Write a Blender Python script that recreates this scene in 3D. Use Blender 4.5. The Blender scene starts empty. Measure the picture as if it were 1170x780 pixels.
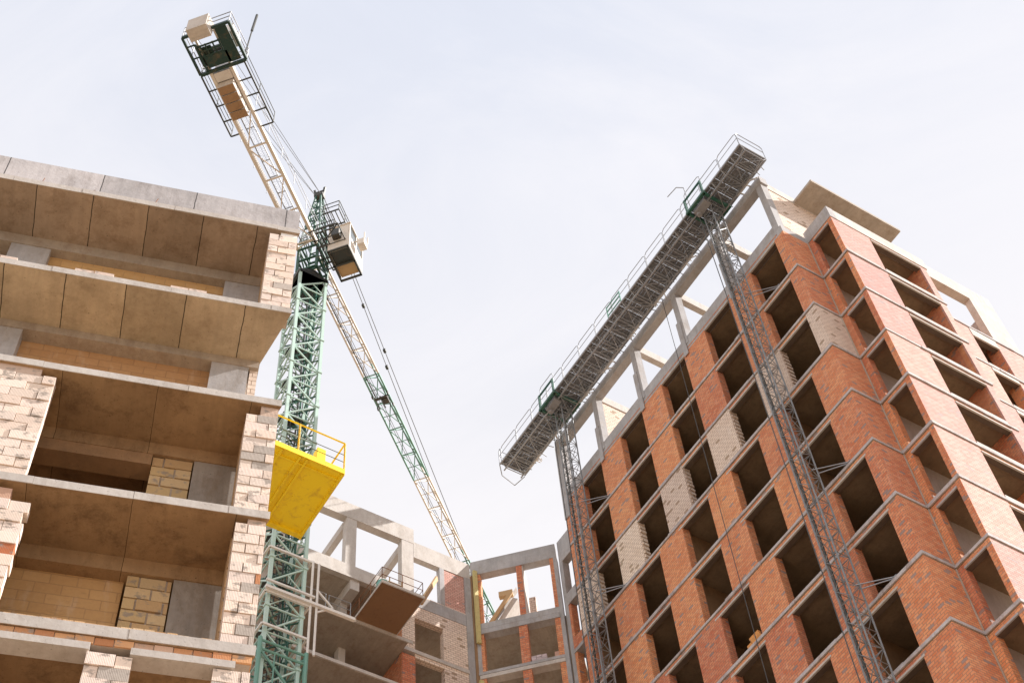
import bpy, bmesh, math, random
from mathutils import Vector, Matrix
random.seed(7)
R = math.radians
scene = bpy.context.scene
col = scene.collection

# ------------------------------------------------------------------ helpers
def tag(o, label=None, cat=None, group=None, kind=None):
    if label: o['label'] = label
    if cat: o['category'] = cat
    if group: o['group'] = group
    if kind: o['kind'] = kind
    return o

class Frame:
    """a thing's Empty: its parts are modelled in the frame's coordinates"""
    def __init__(s, name, loc, rz=0.0, off=(0, 0, 0)):
        # loc/rz: the building frame; off: the thing's base inside that frame
        s.off = Vector(off)
        o = bpy.data.objects.new(name, None)
        m = Matrix.Translation(Vector(loc)) @ Matrix.Rotation(rz, 4, 'Z')
        o.location = m @ s.off
        o.rotation_euler = (0, 0, rz)
        o.empty_display_size = 0.5
        col.objects.link(o)
        s.o = o

class MB:
    def __init__(s):
        s.v = []; s.f = []; s.uv = []; s.c = []; s.M = None; s.colr = (1, 1, 1, 1); s.smooth = []
    def face(s, pts, uvs=None, smooth=False):
        i0 = len(s.v)
        P = [Vector(p) for p in pts]
        if uvs is None:
            n = Vector((0, 0, 0))
            for i in range(len(P)):
                n += P[i].cross(P[(i + 1) % len(P)])
            if n.length < 1e-12: n = Vector((0, 0, 1))
            n.normalize()
            if abs(n.z) > 0.8: uvs = [(p.x, p.y) for p in P]
            else:
                t = Vector((-n.y, n.x, 0)).normalized()
                uvs = [(p.dot(t), p.z) for p in P]
        if s.M is not None: P = [s.M @ p for p in P]
        s.v += P
        s.f.append(tuple(range(i0, i0 + len(P))))
        s.uv += uvs
        s.c += [s.colr] * len(P)
        s.smooth.append(smooth)
    def box(s, x0, x1, y0, y1, z0, z1):
        a, b, c, d = (x0, y0), (x1, y0), (x1, y1), (x0, y1)
        s.prism([a, b, c, d], z0, z1)
    def prism(s, poly, z0, z1):
        n = len(poly)
        s.face([(x, y, z1) for x, y in poly])
        s.face([(x, y, z0) for x, y in reversed(poly)])
        for i in range(n):
            a, b = poly[i], poly[(i + 1) % n]
            s.face([(a[0], a[1], z0), (b[0], b[1], z0), (b[0], b[1], z1), (a[0], a[1], z1)])
    def bar(s, p, q, w, h=None, up=(0, 0, 1)):
        """square bar from p to q"""
        if h is None: h = w
        p = Vector(p); q = Vector(q); d = (q - p)
        if d.length < 1e-6: return
        d.normalize(); u = Vector(up)
        if abs(d.dot(u)) > 0.95: u = Vector((1, 0, 0))
        a = d.cross(u).normalized() * w / 2; b = a.cross(d).normalized() * h / 2
        c0 = [p - a - b, p + a - b, p + a + b, p - a + b]; c1 = [x + (q - p) for x in c0]
        s.face(list(reversed(c0))); s.face(c1)
        for i in range(4):
            j = (i + 1) % 4
            s.face([c0[i], c0[j], c1[j], c1[i]])
    def tube(s, p, q, r, n=8, r2=None, caps=True):
        if r2 is None: r2 = r
        p = Vector(p); q = Vector(q); d = (q - p)
        if d.length < 1e-6: return
        d.normalize(); u = Vector((0, 0, 1))
        if abs(d.dot(u)) > 0.95: u = Vector((1, 0, 0))
        a = d.cross(u).normalized(); b = a.cross(d).normalized()
        A = [p + (a * math.cos(t) + b * math.sin(t)) * r for t in [2 * math.pi * i / n for i in range(n)]]
        B = [q + (a * math.cos(t) + b * math.sin(t)) * r2 for t in [2 * math.pi * i / n for i in range(n)]]
        for i in range(n):
            j = (i + 1) % n
            s.face([A[j], A[i], B[i], B[j]], smooth=True)
        if caps:
            s.face(A); s.face(list(reversed(B)))
    def poly(s, pts, r, n=6):
        for p, q in zip(pts, pts[1:]): s.tube(p, q, r, n)
    def build(s, name, mat, parent=None, label=None):
        me = bpy.data.meshes.new(name)
        off = parent.off if hasattr(parent, 'off') else Vector((0, 0, 0))
        me.from_pydata([tuple(v - off) for v in s.v], [], s.f)
        me.uv_layers.new(name='UVMap')
        me.color_attributes.new('col', 'FLOAT_COLOR', 'CORNER')
        me.uv_layers['UVMap'].data.foreach_set('uv', [q for u in s.uv for q in u])
        me.color_attributes['col'].data.foreach_set('color', [q for c in s.c for q in c])
        for i, p in enumerate(me.polygons): p.use_smooth = s.smooth[i]
        me.materials.append(mat)
        o = bpy.data.objects.new(name, me)
        col.objects.link(o)
        if parent is not None:
            o.parent = parent.o if hasattr(parent, 'off') else parent
        if label: o['label'] = label
        o.data.validate()
        return o

class Sub:
    """lets a sub-part be modelled in the same coordinates as its part"""
    def __init__(s, o, off): s.o = o; s.off = off

# ------------------------------------------------------------------ materials
def newmat(name):
    m = bpy.data.materials.new(name); m.use_nodes = True
    nt = m.node_tree
    for n in list(nt.nodes): nt.nodes.remove(n)
    out = nt.nodes.new('ShaderNodeOutputMaterial')
    b = nt.nodes.new('ShaderNodeBsdfPrincipled')
    nt.links.new(b.outputs[0], out.inputs[0])
    return m, nt, b
def N(nt, t, **k):
    n = nt.nodes.new(t)
    for a, v in k.items():
        if a.startswith('i_'): n.inputs[a[2:].replace('_', ' ')].default_value = v
        else: setattr(n, a, v)
    return n
def mix(nt, fac, a, b, mode='MIX'):
    n = nt.nodes.new('ShaderNodeMix'); n.data_type = 'RGBA'; n.blend_type = mode
    for s, v in ((0, fac), (6, a), (7, b)):
        if isinstance(v, (int, float)): n.inputs[s].default_value = v
        elif isinstance(v, tuple): n.inputs[s].default_value = (*v, 1) if len(v) == 3 else v
        else: nt.links.new(v, n.inputs[s])
    return n.outputs[2]
def ramp(nt, src, stops):
    r = nt.nodes.new('ShaderNodeValToRGB'); nt.links.new(src, r.inputs[0])
    e = r.color_ramp.elements
    while len(e) < len(stops): e.new(0.5)
    for i, (p, c) in enumerate(stops):
        e[i].position = p; e[i].color = (c, c, c, 1) if isinstance(c, (int, float)) else (*c, 1)
    return r.outputs[0]
def noise(nt, vec, scale, detail=6, rough=0.6, dist=0.0):
    n = N(nt, 'ShaderNodeTexNoise'); n.inputs['Scale'].default_value = scale
    n.inputs['Detail'].default_value = detail; n.inputs['Roughness'].default_value = rough
    n.inputs['Distortion'].default_value = dist
    if vec is not None: nt.links.new(vec, n.inputs['Vector'])
    return n.outputs['Fac']
def uvn(nt): return N(nt, 'ShaderNodeUVMap', uv_map='UVMap').outputs[0]
def objn(nt): return N(nt, 'ShaderNodeTexCoord').outputs['Object']
def geo(nt): return N(nt, 'ShaderNodeNewGeometry').outputs['Position']
def mapv(nt, v, sc=(1, 1, 1), loc=(0, 0, 0)):
    m = N(nt, 'ShaderNodeMapping'); nt.links.new(v, m.inputs[0])
    m.inputs['Scale'].default_value = sc; m.inputs['Location'].default_value = loc
    return m.outputs[0]
def bump(nt, b, h, st=0.3, d=0.01):
    n = N(nt, 'ShaderNodeBump'); n.inputs['Strength'].default_value = st; n.inputs['Distance'].default_value = d
    nt.links.new(h, n.inputs['Height']); nt.links.new(n.outputs[0], b.inputs['Normal'])

def concrete(name, c1, c2, stain=(0.25, 0.19, 0.13), amt=0.5, joints=None, jloc=0.0, streak=0.4):
    m, nt, b = newmat(name)
    p = geo(nt); u = uvn(nt)
    base = mix(nt, ramp(nt, noise(nt, p, 0.9, 8, 0.65, 0.4), [(0.3, 0.0), (0.7, 1.0)]), c1, c2)
    fine = noise(nt, p, 9, 8, 0.7)
    base = mix(nt, 0.55, base, mix(nt, fine, (0.35, 0.35, 0.35), (0.68, 0.68, 0.68)), 'OVERLAY')
    st = ramp(nt, noise(nt, mapv(nt, p, (1, 1, 0.45)), 2.0, 10, 0.78, 0.15), [(0.48, 0.0), (0.66, 1.0)])
    stm = N(nt, 'ShaderNodeMath', operation='MULTIPLY'); nt.links.new(st, stm.inputs[0]); stm.inputs[1].default_value = amt
    base = mix(nt, stm.outputs[0], base, stain)
    sk = ramp(nt, noise(nt, mapv(nt, u, (7, 0.6, 1)), 1.0, 4, 0.6), [(0.45, 0.0), (0.75, 1.0)])
    skm = N(nt, 'ShaderNodeMath', operation='MULTIPLY'); nt.links.new(sk, skm.inputs[0]); skm.inputs[1].default_value = streak
    base = mix(nt, skm.outputs[0], base, tuple(x * 0.55 for x in c2))
    pits = ramp(nt, noise(nt, p, 22, 5, 0.7), [(0.62, 0.0), (0.70, 1.0)])
    base = mix(nt, pits, base, tuple(x * 0.45 for x in c1))
    h = fine
    if joints:
        bt = N(nt, 'ShaderNodeTexBrick'); bt.offset = 0.0
        wob = N(nt, 'ShaderNodeVectorMath', operation='ADD')
        nn = N(nt, 'ShaderNodeTexNoise'); nn.inputs['Scale'].default_value = 3; nt.links.new(u, nn.inputs['Vector'])
        sc = N(nt, 'ShaderNodeVectorMath', operation='SCALE'); sc.inputs['Scale'].default_value = 0.035
        nt.links.new(nn.outputs['Color'], sc.inputs[0])
        nt.links.new(mapv(nt, u, (1, 1, 1), (jloc, 0.37, 0)), wob.inputs[0]); nt.links.new(sc.outputs[0], wob.inputs[1])
        nt.links.new(wob.outputs[0], bt.inputs['Vector'])
        bt.inputs['Scale'].default_value = 1; bt.inputs['Brick Width'].default_value = joints[0]
        bt.inputs['Row Height'].default_value = joints[1]; bt.inputs['Mortar Size'].default_value = joints[2]
        bt.inputs['Mortar Smooth'].default_value = 0.6
        bt.inputs['Color1'].default_value = (0.86, 0.86, 0.86, 1); bt.inputs['Color2'].default_value = (1.08, 1.08, 1.08, 1)
        base = mix(nt, 1.0, base, bt.outputs['Color'], 'MULTIPLY')
        jf = N(nt, 'ShaderNodeMath', operation='MULTIPLY'); jf.inputs[1].default_value = 0.5
        nt.links.new(bt.outputs['Fac'], jf.inputs[0])
        base = mix(nt, jf.outputs[0], base, tuple(x * 0.3 for x in c1))
    nt.links.new(base, b.inputs['Base Color'])
    b.inputs['Roughness'].default_value = 0.9
    bump(nt, b, h, 0.35, 0.02)
    return m

def brickmat(name, c1, c2, mortar, bw=0.25, rh=0.1, ms=0.009, patch=None, patch_amt=0.12, blot=(0.55, 0.5, 0.46), blot_amt=0.5, gap=False):
    m, nt, b = newmat(name)
    u = uvn(nt); p = geo(nt)
    def bt(ca, cb, mo, off=0.5, bias=0.0):
        t = N(nt, 'ShaderNodeTexBrick'); t.offset = off
        nt.links.new(uw, t.inputs['Vector'])
        t.inputs['Scale'].default_value = 1; t.inputs['Brick Width'].default_value = bw
        t.inputs['Row Height'].default_value = rh; t.inputs['Mortar Size'].default_value = ms
        t.inputs['Mortar Smooth'].default_value = 0.2; t.inputs['Bias'].default_value = bias
        for k, c in (('Color1', ca), ('Color2', cb), ('Mortar', mo)): t.inputs[k].default_value = (*c, 1)
        return t
    nn = N(nt, 'ShaderNodeTexNoise'); nn.inputs['Scale'].default_value = 5; nt.links.new(u, nn.inputs['Vector'])
    sc = N(nt, 'ShaderNodeVectorMath', operation='SCALE'); sc.inputs['Scale'].default_value = 0.02
    nt.links.new(nn.outputs['Color'], sc.inputs[0])
    ad = N(nt, 'ShaderNodeVectorMath', operation='ADD'); nt.links.new(u, ad.inputs[0]); nt.links.new(sc.outputs[0], ad.inputs[1])
    uw = ad.outputs[0]
    t1 = bt(c1, c1, mortar)
    sx = N(nt, 'ShaderNodeSeparateXYZ'); nt.links.new(uw, sx.inputs[0])
    def mth(op, a, b_=None):
        n = N(nt, 'ShaderNodeMath', operation=op)
        for i, v in enumerate((a, b_)):
            if v is None: continue
            if isinstance(v, (int, float)): n.inputs[i].default_value = v
            else: nt.links.new(v, n.inputs[i])
        return n.outputs[0]
    row = mth('FLOOR', mth('DIVIDE', sx.outputs[1], rh))
    par = mth('FLOORED_MODULO', row, 2.0)
    colm = mth('FLOOR', mth('ADD', mth('DIVIDE', sx.outputs[0], bw), mth('MULTIPLY', mth('SUBTRACT', 1.0, par), 0.5)))
    cx = N(nt, 'ShaderNodeCombineXYZ'); nt.links.new(colm, cx.inputs[0]); nt.links.new(row, cx.inputs[1])
    wn = N(nt, 'ShaderNodeTexWhiteNoise', noise_dimensions='2D'); nt.links.new(cx.outputs[0], wn.inputs['Vector'])
    rnd = wn.outputs['Value']
    face_c = mix(nt, rnd, c1, c2)
    base = mix(nt, t1.outputs['Fac'], face_c, mortar)
    big = noise(nt, p, 0.55, 5, 0.6, 0.5)
    base = mix(nt, 0.5, base, mix(nt, big, (0.3, 0.3, 0.3), (0.72, 0.72, 0.72)), 'OVERLAY')
    if patch:
        s2_ = N(nt, 'ShaderNodeSeparateColor'); nt.links.new(wn.outputs['Color'], s2_.inputs[0])
        sel = mth('MULTIPLY', mth('GREATER_THAN', s2_.outputs[1], 1 - patch_amt), mth('SUBTRACT', 1.0, t1.outputs['Fac']))
        base = mix(nt, sel, base, patch)
    oi = N(nt, 'ShaderNodeObjectInfo').outputs['Random']
    tint = N(nt, 'ShaderNodeHueSaturation')
    tint.inputs['Saturation'].default_value = 1.0
    nt.links.new(mth('ADD', 0.493, mth('MULTIPLY', oi, 0.013)), tint.inputs['Hue'])
    nt.links.new(mth('ADD', 0.88, mth('MULTIPLY', oi, 0.24)), tint.inputs['Value'])
    nt.links.new(base, tint.inputs['Color']); base = tint.outputs[0]
    salt = ramp(nt, noise(nt, mapv(nt, u, (3.5, 0.8, 1)), 1.3, 7, 0.7, 0.2), [(0.55, 0.0), (0.78, 0.55)])
    base = mix(nt, salt, base, tuple(min(1, x * 0.6 + 0.28) for x in c2))
    # mortar smeared over the face of the bricks
    bl = ramp(nt, noise(nt, mapv(nt, u, (0.8, 2.2, 1)), 2.6, 8, 0.78, 0.3), [(0.56, 0.0), (0.68, 1.0)])
    bm = N(nt, 'ShaderNodeMath', operation='MULTIPLY'); nt.links.new(bl, bm.inputs[0]); bm.inputs[1].default_value = blot_amt
    base = mix(nt, bm.outputs[0], base, blot)
    fine = noise(nt, p, 14, 6, 0.7)
    base = mix(nt, 0.4, base, mix(nt, fine, (0.32, 0.32, 0.32), (0.7, 0.7, 0.7)), 'OVERLAY')
    nt.links.new(base, b.inputs['Base Color'])
    b.inputs['Roughness'].default_value = 0.88
    inv = N(nt, 'ShaderNodeMath', operation='SUBTRACT'); inv.inputs[0].default_value = 1.0
    nt.links.new(t1.outputs['Fac'], inv.inputs[1])
    ad2 = N(nt, 'ShaderNodeMath', operation='ADD'); nt.links.new(inv.outputs[0], ad2.inputs[0])
    f2 = N(nt, 'ShaderNodeMath', operation='MULTIPLY'); f2.inputs[1].default_value = 0.5; nt.links.new(fine, f2.inputs[0])
    nt.links.new(f2.outputs[0], ad2.inputs[1])
    bump(nt, b, ad2.outputs[0], 0.6, 0.012)
    return m

def blockmat(name):
    """single laid blocks: the colour of each is its own vertex colour"""
    m, nt, b = newmat(name)
    c = N(nt, 'ShaderNodeVertexColor', layer_name='col').outputs[0]
    p = geo(nt)
    fine = noise(nt, p, 18, 7, 0.7)
    base = mix(nt, 0.35, c, mix(nt, fine, (0.3, 0.3, 0.3), (0.7, 0.7, 0.7)), 'OVERLAY')
    bl = ramp(nt, noise(nt, mapv(nt, p, (1, 1, 1.5)), 4.8, 5, 0.62, 0.1), [(0.55, 0.0), (0.64, 0.8)])
    base = mix(nt, bl, base, mix(nt, noise(nt, p, 9, 3), (0.42, 0.38, 0.35), (0.22, 0.17, 0.13)))
    nt.links.new(base, b.inputs['Base Color']); b.inputs['Roughness'].default_value = 0.9
    gr = N(nt, 'ShaderNodeTexWave'); gr.inputs['Scale'].default_value = 14; gr.inputs['Distortion'].default_value = 1
    nt.links.new(uvn(nt), gr.inputs['Vector'])
    ad = N(nt, 'ShaderNodeMath', operation='ADD'); nt.links.new(fine, ad.inputs[0])
    g2 = N(nt, 'ShaderNodeMath', operation='MULTIPLY'); g2.inputs[1].default_value = 0.35; nt.links.new(gr.outputs['Fac'], g2.inputs[0])
    nt.links.new(g2.outputs[0], ad.inputs[1])
    bump(nt, b, ad.outputs[0], 0.5, 0.012)
    return m

def paint(name, c, rough=0.5, metal=0.0, wear=(0.3, 0.17, 0.08), amt=0.35, scale=3.0):
    m, nt, b = newmat(name); p = geo(nt)
    n1 = ramp(nt, noise(nt, p, scale, 8, 0.75, 0.6), [(0.52, 0.0), (0.7, 1.0)])
    mm = N(nt, 'ShaderNodeMath', operation='MULTIPLY'); nt.links.new(n1, mm.inputs[0]); mm.inputs[1].default_value = amt
    base = mix(nt, mm.outputs[0], c, wear)
    base = mix(nt, 0.3, base, mix(nt, noise(nt, p, scale * 5, 5), (0.35, 0.35, 0.35), (0.66, 0.66, 0.66)), 'OVERLAY')
    nt.links.new(base, b.inputs['Base Color'])
    b.inputs['Roughness'].default_value = rough; b.inputs['Metallic'].default_value = metal
    return m

M = {}
M['conc'] = concrete('concrete_grey', (0.35, 0.345, 0.355), (0.50, 0.49, 0.50), amt=0.45)
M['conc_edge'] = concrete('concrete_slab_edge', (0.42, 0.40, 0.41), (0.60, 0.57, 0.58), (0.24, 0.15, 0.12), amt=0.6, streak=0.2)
M['conc_light'] = concrete('concrete_pale', (0.52, 0.48, 0.45), (0.64, 0.60, 0.56), amt=0.3, streak=0.25)
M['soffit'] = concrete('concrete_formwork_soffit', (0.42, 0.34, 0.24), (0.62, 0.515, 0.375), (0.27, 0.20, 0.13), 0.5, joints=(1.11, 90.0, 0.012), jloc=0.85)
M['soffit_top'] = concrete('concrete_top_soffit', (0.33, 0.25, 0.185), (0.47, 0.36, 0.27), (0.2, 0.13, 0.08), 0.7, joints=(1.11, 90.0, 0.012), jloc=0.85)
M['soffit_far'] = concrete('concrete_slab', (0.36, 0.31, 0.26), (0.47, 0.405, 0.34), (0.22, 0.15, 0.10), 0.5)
M['soffit_shade'] = concrete('concrete_shaded_soffit', (0.24, 0.165, 0.10), (0.33, 0.235, 0.15), (0.13, 0.09, 0.06), 0.6)  # same slab concrete, its colour darkened for the shade inside the rooms
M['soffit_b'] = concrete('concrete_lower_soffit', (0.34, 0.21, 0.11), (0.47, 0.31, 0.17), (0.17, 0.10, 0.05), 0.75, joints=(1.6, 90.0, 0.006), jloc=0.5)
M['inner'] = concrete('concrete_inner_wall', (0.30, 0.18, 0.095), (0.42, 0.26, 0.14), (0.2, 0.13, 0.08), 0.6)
M['parapet'] = concrete('concrete_parapet', (0.46, 0.445, 0.455), (0.64, 0.61, 0.62), (0.24, 0.2, 0.18), 0.55, joints=(1.9, 60.0, 0.014), jloc=0.3, streak=0.55)
M['red'] = brickmat('red_brick', (0.64, 0.205, 0.09), (0.78, 0.34, 0.17), (0.36, 0.19, 0.13), rh=0.115, ms=0.011, patch=(0.36, 0.25, 0.22), patch_amt=0.05, blot=(0.50, 0.38, 0.33), blot_amt=0.4)
M['salmon'] = brickmat('salmon_sunlit_brick', (0.57, 0.30, 0.25), (0.68, 0.41, 0.35), (0.26, 0.15, 0.13), rh=0.115, ms=0.010, patch=(0.44, 0.34, 0.32), patch_amt=0.04, blot=(0.62, 0.52, 0.47), blot_amt=0.4)  # red brick paled to salmon: sun glare put into the colour of sunny faces
M['cream'] = brickmat('cream_brick', (0.74, 0.60, 0.50), (0.84, 0.70, 0.59), (0.36, 0.25, 0.19), rh=0.135, ms=0.010, patch=(0.42, 0.31, 0.22), patch_amt=0.05, blot=(0.45, 0.34, 0.26), blot_amt=0.35)
M['tan'] = brickmat('tan_panel_brick', (0.52, 0.31, 0.14), (0.58, 0.36, 0.17), (0.46, 0.28, 0.135), bw=0.42, rh=0.22, ms=0.010, blot=(0.40, 0.25, 0.12), blot_amt=0.8)
M['block'] = blockmat('hollow_clay_block')
M['mortar'] = concrete('mortar', (0.44, 0.37, 0.31), (0.56, 0.48, 0.41), amt=0.3)
M['green'] = paint('green_crane_paint', (0.15, 0.33, 0.27), 0.45, amt=0.2)
M['green_dark'] = paint('dark_green_paint', (0.02, 0.10, 0.07), 0.5, amt=0.3)
M['mint'] = paint('pale_green_paint', (0.46, 0.62, 0.56), 0.45, amt=0.2)
M['ivory'] = paint('ivory_crane_paint', (0.74, 0.68, 0.60), 0.45, amt=0.2)
M['dark'] = paint('dark_steel', (0.06, 0.065, 0.06), 0.5, 0.3, amt=0.3)
M['galv'] = paint('galvanised_steel', (0.36, 0.37, 0.39), 0.45, 0.5, (0.22, 0.17, 0.13), 0.4)
M['deck'] = paint('dusty_steel_deck', (0.31, 0.31, 0.325), 0.65, 0.2, (0.16, 0.13, 0.11), 0.5)
M['white'] = paint('white_steel', (0.74, 0.71, 0.68), 0.5, amt=0.25)
M['yellow'] = paint('yellow_paint', (0.95, 0.70, 0.01), 0.55, 0.0, (0.45, 0.20, 0.03), 0.6, 2.6)
M['plywood'] = paint('brown_form_plywood', (0.30, 0.17, 0.09), 0.65, 0.0, (0.17, 0.09, 0.05), 0.5)
M['timber'] = paint('pale_timber', (0.55, 0.36, 0.18), 0.7, 0.0, (0.3, 0.18, 0.09), 0.4)
M['timber_y'] = paint('yellow_formwork_timber', (0.62, 0.54, 0.24), 0.7, 0.0, (0.35, 0.22, 0.1), 0.5, 6)
M['ballast'] = concrete('ballast_concrete', (0.55, 0.50, 0.45), (0.66, 0.61, 0.56), amt=0.3)
M['rust'] = paint('rusty_steel', (0.30, 0.13, 0.06), 0.8, 0.2, (0.12, 0.06, 0.04), 0.6)
M['mast'] = paint('weathered_mast_steel', (0.24, 0.25, 0.26), 0.5, 0.4, (0.16, 0.1, 0.07), 0.5)
M['mesh'] = paint('dark_deck_sheet', (0.20, 0.20, 0.21), 0.7, 0.2, (0.09, 0.075, 0.065), 0.4)
M['colm'] = concrete('concrete_dusty_column', (0.27, 0.24, 0.215), (0.40, 0.365, 0.33), (0.2, 0.15, 0.1), 0.7, streak=0.7)
M['black_green'] = paint('black_green_paint', (0.010, 0.045, 0.038), 0.55, amt=0.3)
M['under'] = paint('rusty_ballast_base', (0.36, 0.22, 0.12), 0.8, 0.0, (0.2, 0.11, 0.06), 0.5, 4)
M['lintel_shade'] = concrete('lintel_shade_colour', (0.11, 0.075, 0.055), (0.15, 0.105, 0.075), (0.07, 0.05, 0.04), 0.5)  # shade under the lintels put into a dark colour behind the pale front
M['terra'] = concrete('terracotta_inner_wall', (0.50, 0.235, 0.10), (0.60, 0.31, 0.14), (0.25, 0.12, 0.05), 0.6)
M['glass'] = paint('cab_glass', (0.10, 0.12, 0.13), 0.1, 0.0, amt=0.1)
M['rope'] = paint('steel_rope', (0.10, 0.10, 0.10), 0.6, 0.5, amt=0.1)
M['barrel'] = paint('teal_plastic', (0.22, 0.50, 0.45), 0.4, amt=0.2)

# ------------------------------------------------------------------ camera
CAMZ = 1.6
f_px, pitch, roll = 1716.64, 0.9784013023, -0.1158764355
cam = bpy.data.cameras.new('camera'); cam.sensor_width = 36; cam.lens = 36 * f_px / 1170
cam.clip_start = 0.1; cam.clip_end = 6000
co = bpy.data.objects.new('camera', cam); col.objects.link(co); scene.camera = co
cp, sp, cr, sr = math.cos(pitch), math.sin(pitch), math.cos(roll), math.sin(roll)
right = Vector((cr, -sr * sp, sr * cp)); up = Vector((-sr, -cr * sp, cr * cp)); fwd = Vector((0, cp, sp))
m3 = Matrix((right, up, -fwd)).transposed()
co.matrix_world = Matrix.Translation((0, 0, CAMZ)) @ m3.to_4x4()

# ------------------------------------------------------------------ light
SUN_AZ, SUN_EL = 11.0, 37.0
w = bpy.data.worlds.new('World'); scene.world = w; w.use_nodes = True
nt = w.node_tree
for n_ in list(nt.nodes): nt.nodes.remove(n_)
wo = nt.nodes.new('ShaderNodeOutputWorld'); bg = nt.nodes.new('ShaderNodeBackground')
sky = nt.nodes.new('ShaderNodeTexSky'); sky.sky_type = 'NISHITA'; sky.sun_disc = False
sky.sun_elevation = R(SUN_EL); sky.sun_rotation = R(90 - SUN_AZ); sky.dust_density = 4.0; sky.air_density = 1.0
# high thin cloud veil over the blue
gen = nt.nodes.new('ShaderNodeTexCoord').outputs['Generated']
v1 = noise(nt, mapv(nt, gen, (2.2, 4.5, 3.0)), 1.5, 9, 0.62, 0.7)
sz_ = nt.nodes.new('ShaderNodeSeparateXYZ'); nt.links.new(gen, sz_.inputs[0])
low = mix(nt, ramp(nt, sz_.outputs[2], [(0.76, 0.0), (0.97, 1.0)]), (6.15, 6.0, 6.12), (4.75, 5.1, 5.95))
veil = mix(nt, ramp(nt, v1, [(0.38, 0.15), (0.70, 0.6)]), low, (6.3, 6.15, 6.3))
fac = ramp(nt, v1, [(0.2, 0.86), (0.7, 0.97)])
nt.links.new(mix(nt, fac, sky.outputs[0], veil), bg.inputs[0])
bg.inputs[1].default_value = 0.10
nt.links.new(bg.outputs[0], wo.inputs[0])
sun = bpy.data.lights.new('sun', 'SUN'); sun.energy = 5.0; sun.angle = R(0.6); sun.color = (1.0, 0.95, 0.90)
so = bpy.data.objects.new('sun', sun); col.objects.link(so)
sv = Vector((math.cos(R(SUN_EL)) * math.cos(R(SUN_AZ)), math.cos(R(SUN_EL)) * math.sin(R(SUN_AZ)), math.sin(R(SUN_EL))))
so.rotation_euler = sv.to_track_quat('Z', 'Y').to_euler(); so.location = (0, 0, 120)
vs = scene.view_settings
vs.view_transform = 'Standard'; vs.look = 'None'; vs.exposure = 0.7; vs.gamma = 1; vs.use_curve_mapping = False

# ------------------------------------------------------------------ ground
mg, nt, b = newmat('sandy_ground')
p = geo(nt)
gc = mix(nt, noise(nt, p, 0.15, 8, 0.6), (0.24, 0.18, 0.12), (0.34, 0.26, 0.18))
gc = mix(nt, 0.4, gc, mix(nt, noise(nt, p, 4, 8, 0.7), (0.3, 0.3, 0.3), (0.7, 0.7, 0.7)), 'OVERLAY')
nt.links.new(gc, b.inputs['Base Color']); b.inputs['Roughness'].default_value = 0.95
g = MB(); g.face([(-2500, -2500, 0), (2500, -2500, 0), (2500, 2500, 0), (-2500, 2500, 0)])
tag(g.build('ground', mg), kind='structure')

# =================================================================== LEFT BLOCK
L_LOC = (-4.117, 15.155, 0.0); L_RZ = R(19.95); LZ = 29.09
LB = Frame('apartment_block', L_LOC, L_RZ)
tag(LB.o, 'raw concrete block with deep overhanging slabs and pale block piers beside the green crane mast', 'building')
def lz(z): return LZ + z
XL = -9.5
rb = MB(); rb.box(XL, -0.03, 0.06, 0.36, lz(0.066), lz(0.93)); rb.build('roof_parapet', M['parapet'], LB)
ed = MB()
def slab_left(k, zt, zb):
    s_ = MB()
    s_.prism([(XL, 0), (0, 0), (-0.40, 1.27), (-0.40, 8), (XL, 8)], lz(zb), lz(zt))
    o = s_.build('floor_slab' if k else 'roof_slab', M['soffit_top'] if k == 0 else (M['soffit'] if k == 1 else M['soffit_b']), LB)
    e_ = MB(); e_.box(XL, 0.004, -0.012, -0.0005, lz(zb) + 0.004, lz(zt) - 0.002)
    # slightly broken pale edge with joints
    x = XL
    e_ = MB()
    while x < 0:
        x2 = min(0.0, x + random.uniform(1.3, 2.6))
        d = random.uniform(0.008, 0.022)
        e_.box(x + 0.006, x2, -d, -0.001, lz(zb) + random.uniform(0.0, 0.012), lz(zt) + random.uniform(-0.004, 0.008))
        x = x2
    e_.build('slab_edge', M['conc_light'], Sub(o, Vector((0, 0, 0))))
for k in range(0, 9):
    if k == 0: slab_left(0, 0.065, -0.10)
    elif k == 4: slab_left(4, -11.93, -12.13)
    else: slab_left(k, -3.0 * k, -3.0 * k - 0.17)

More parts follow.
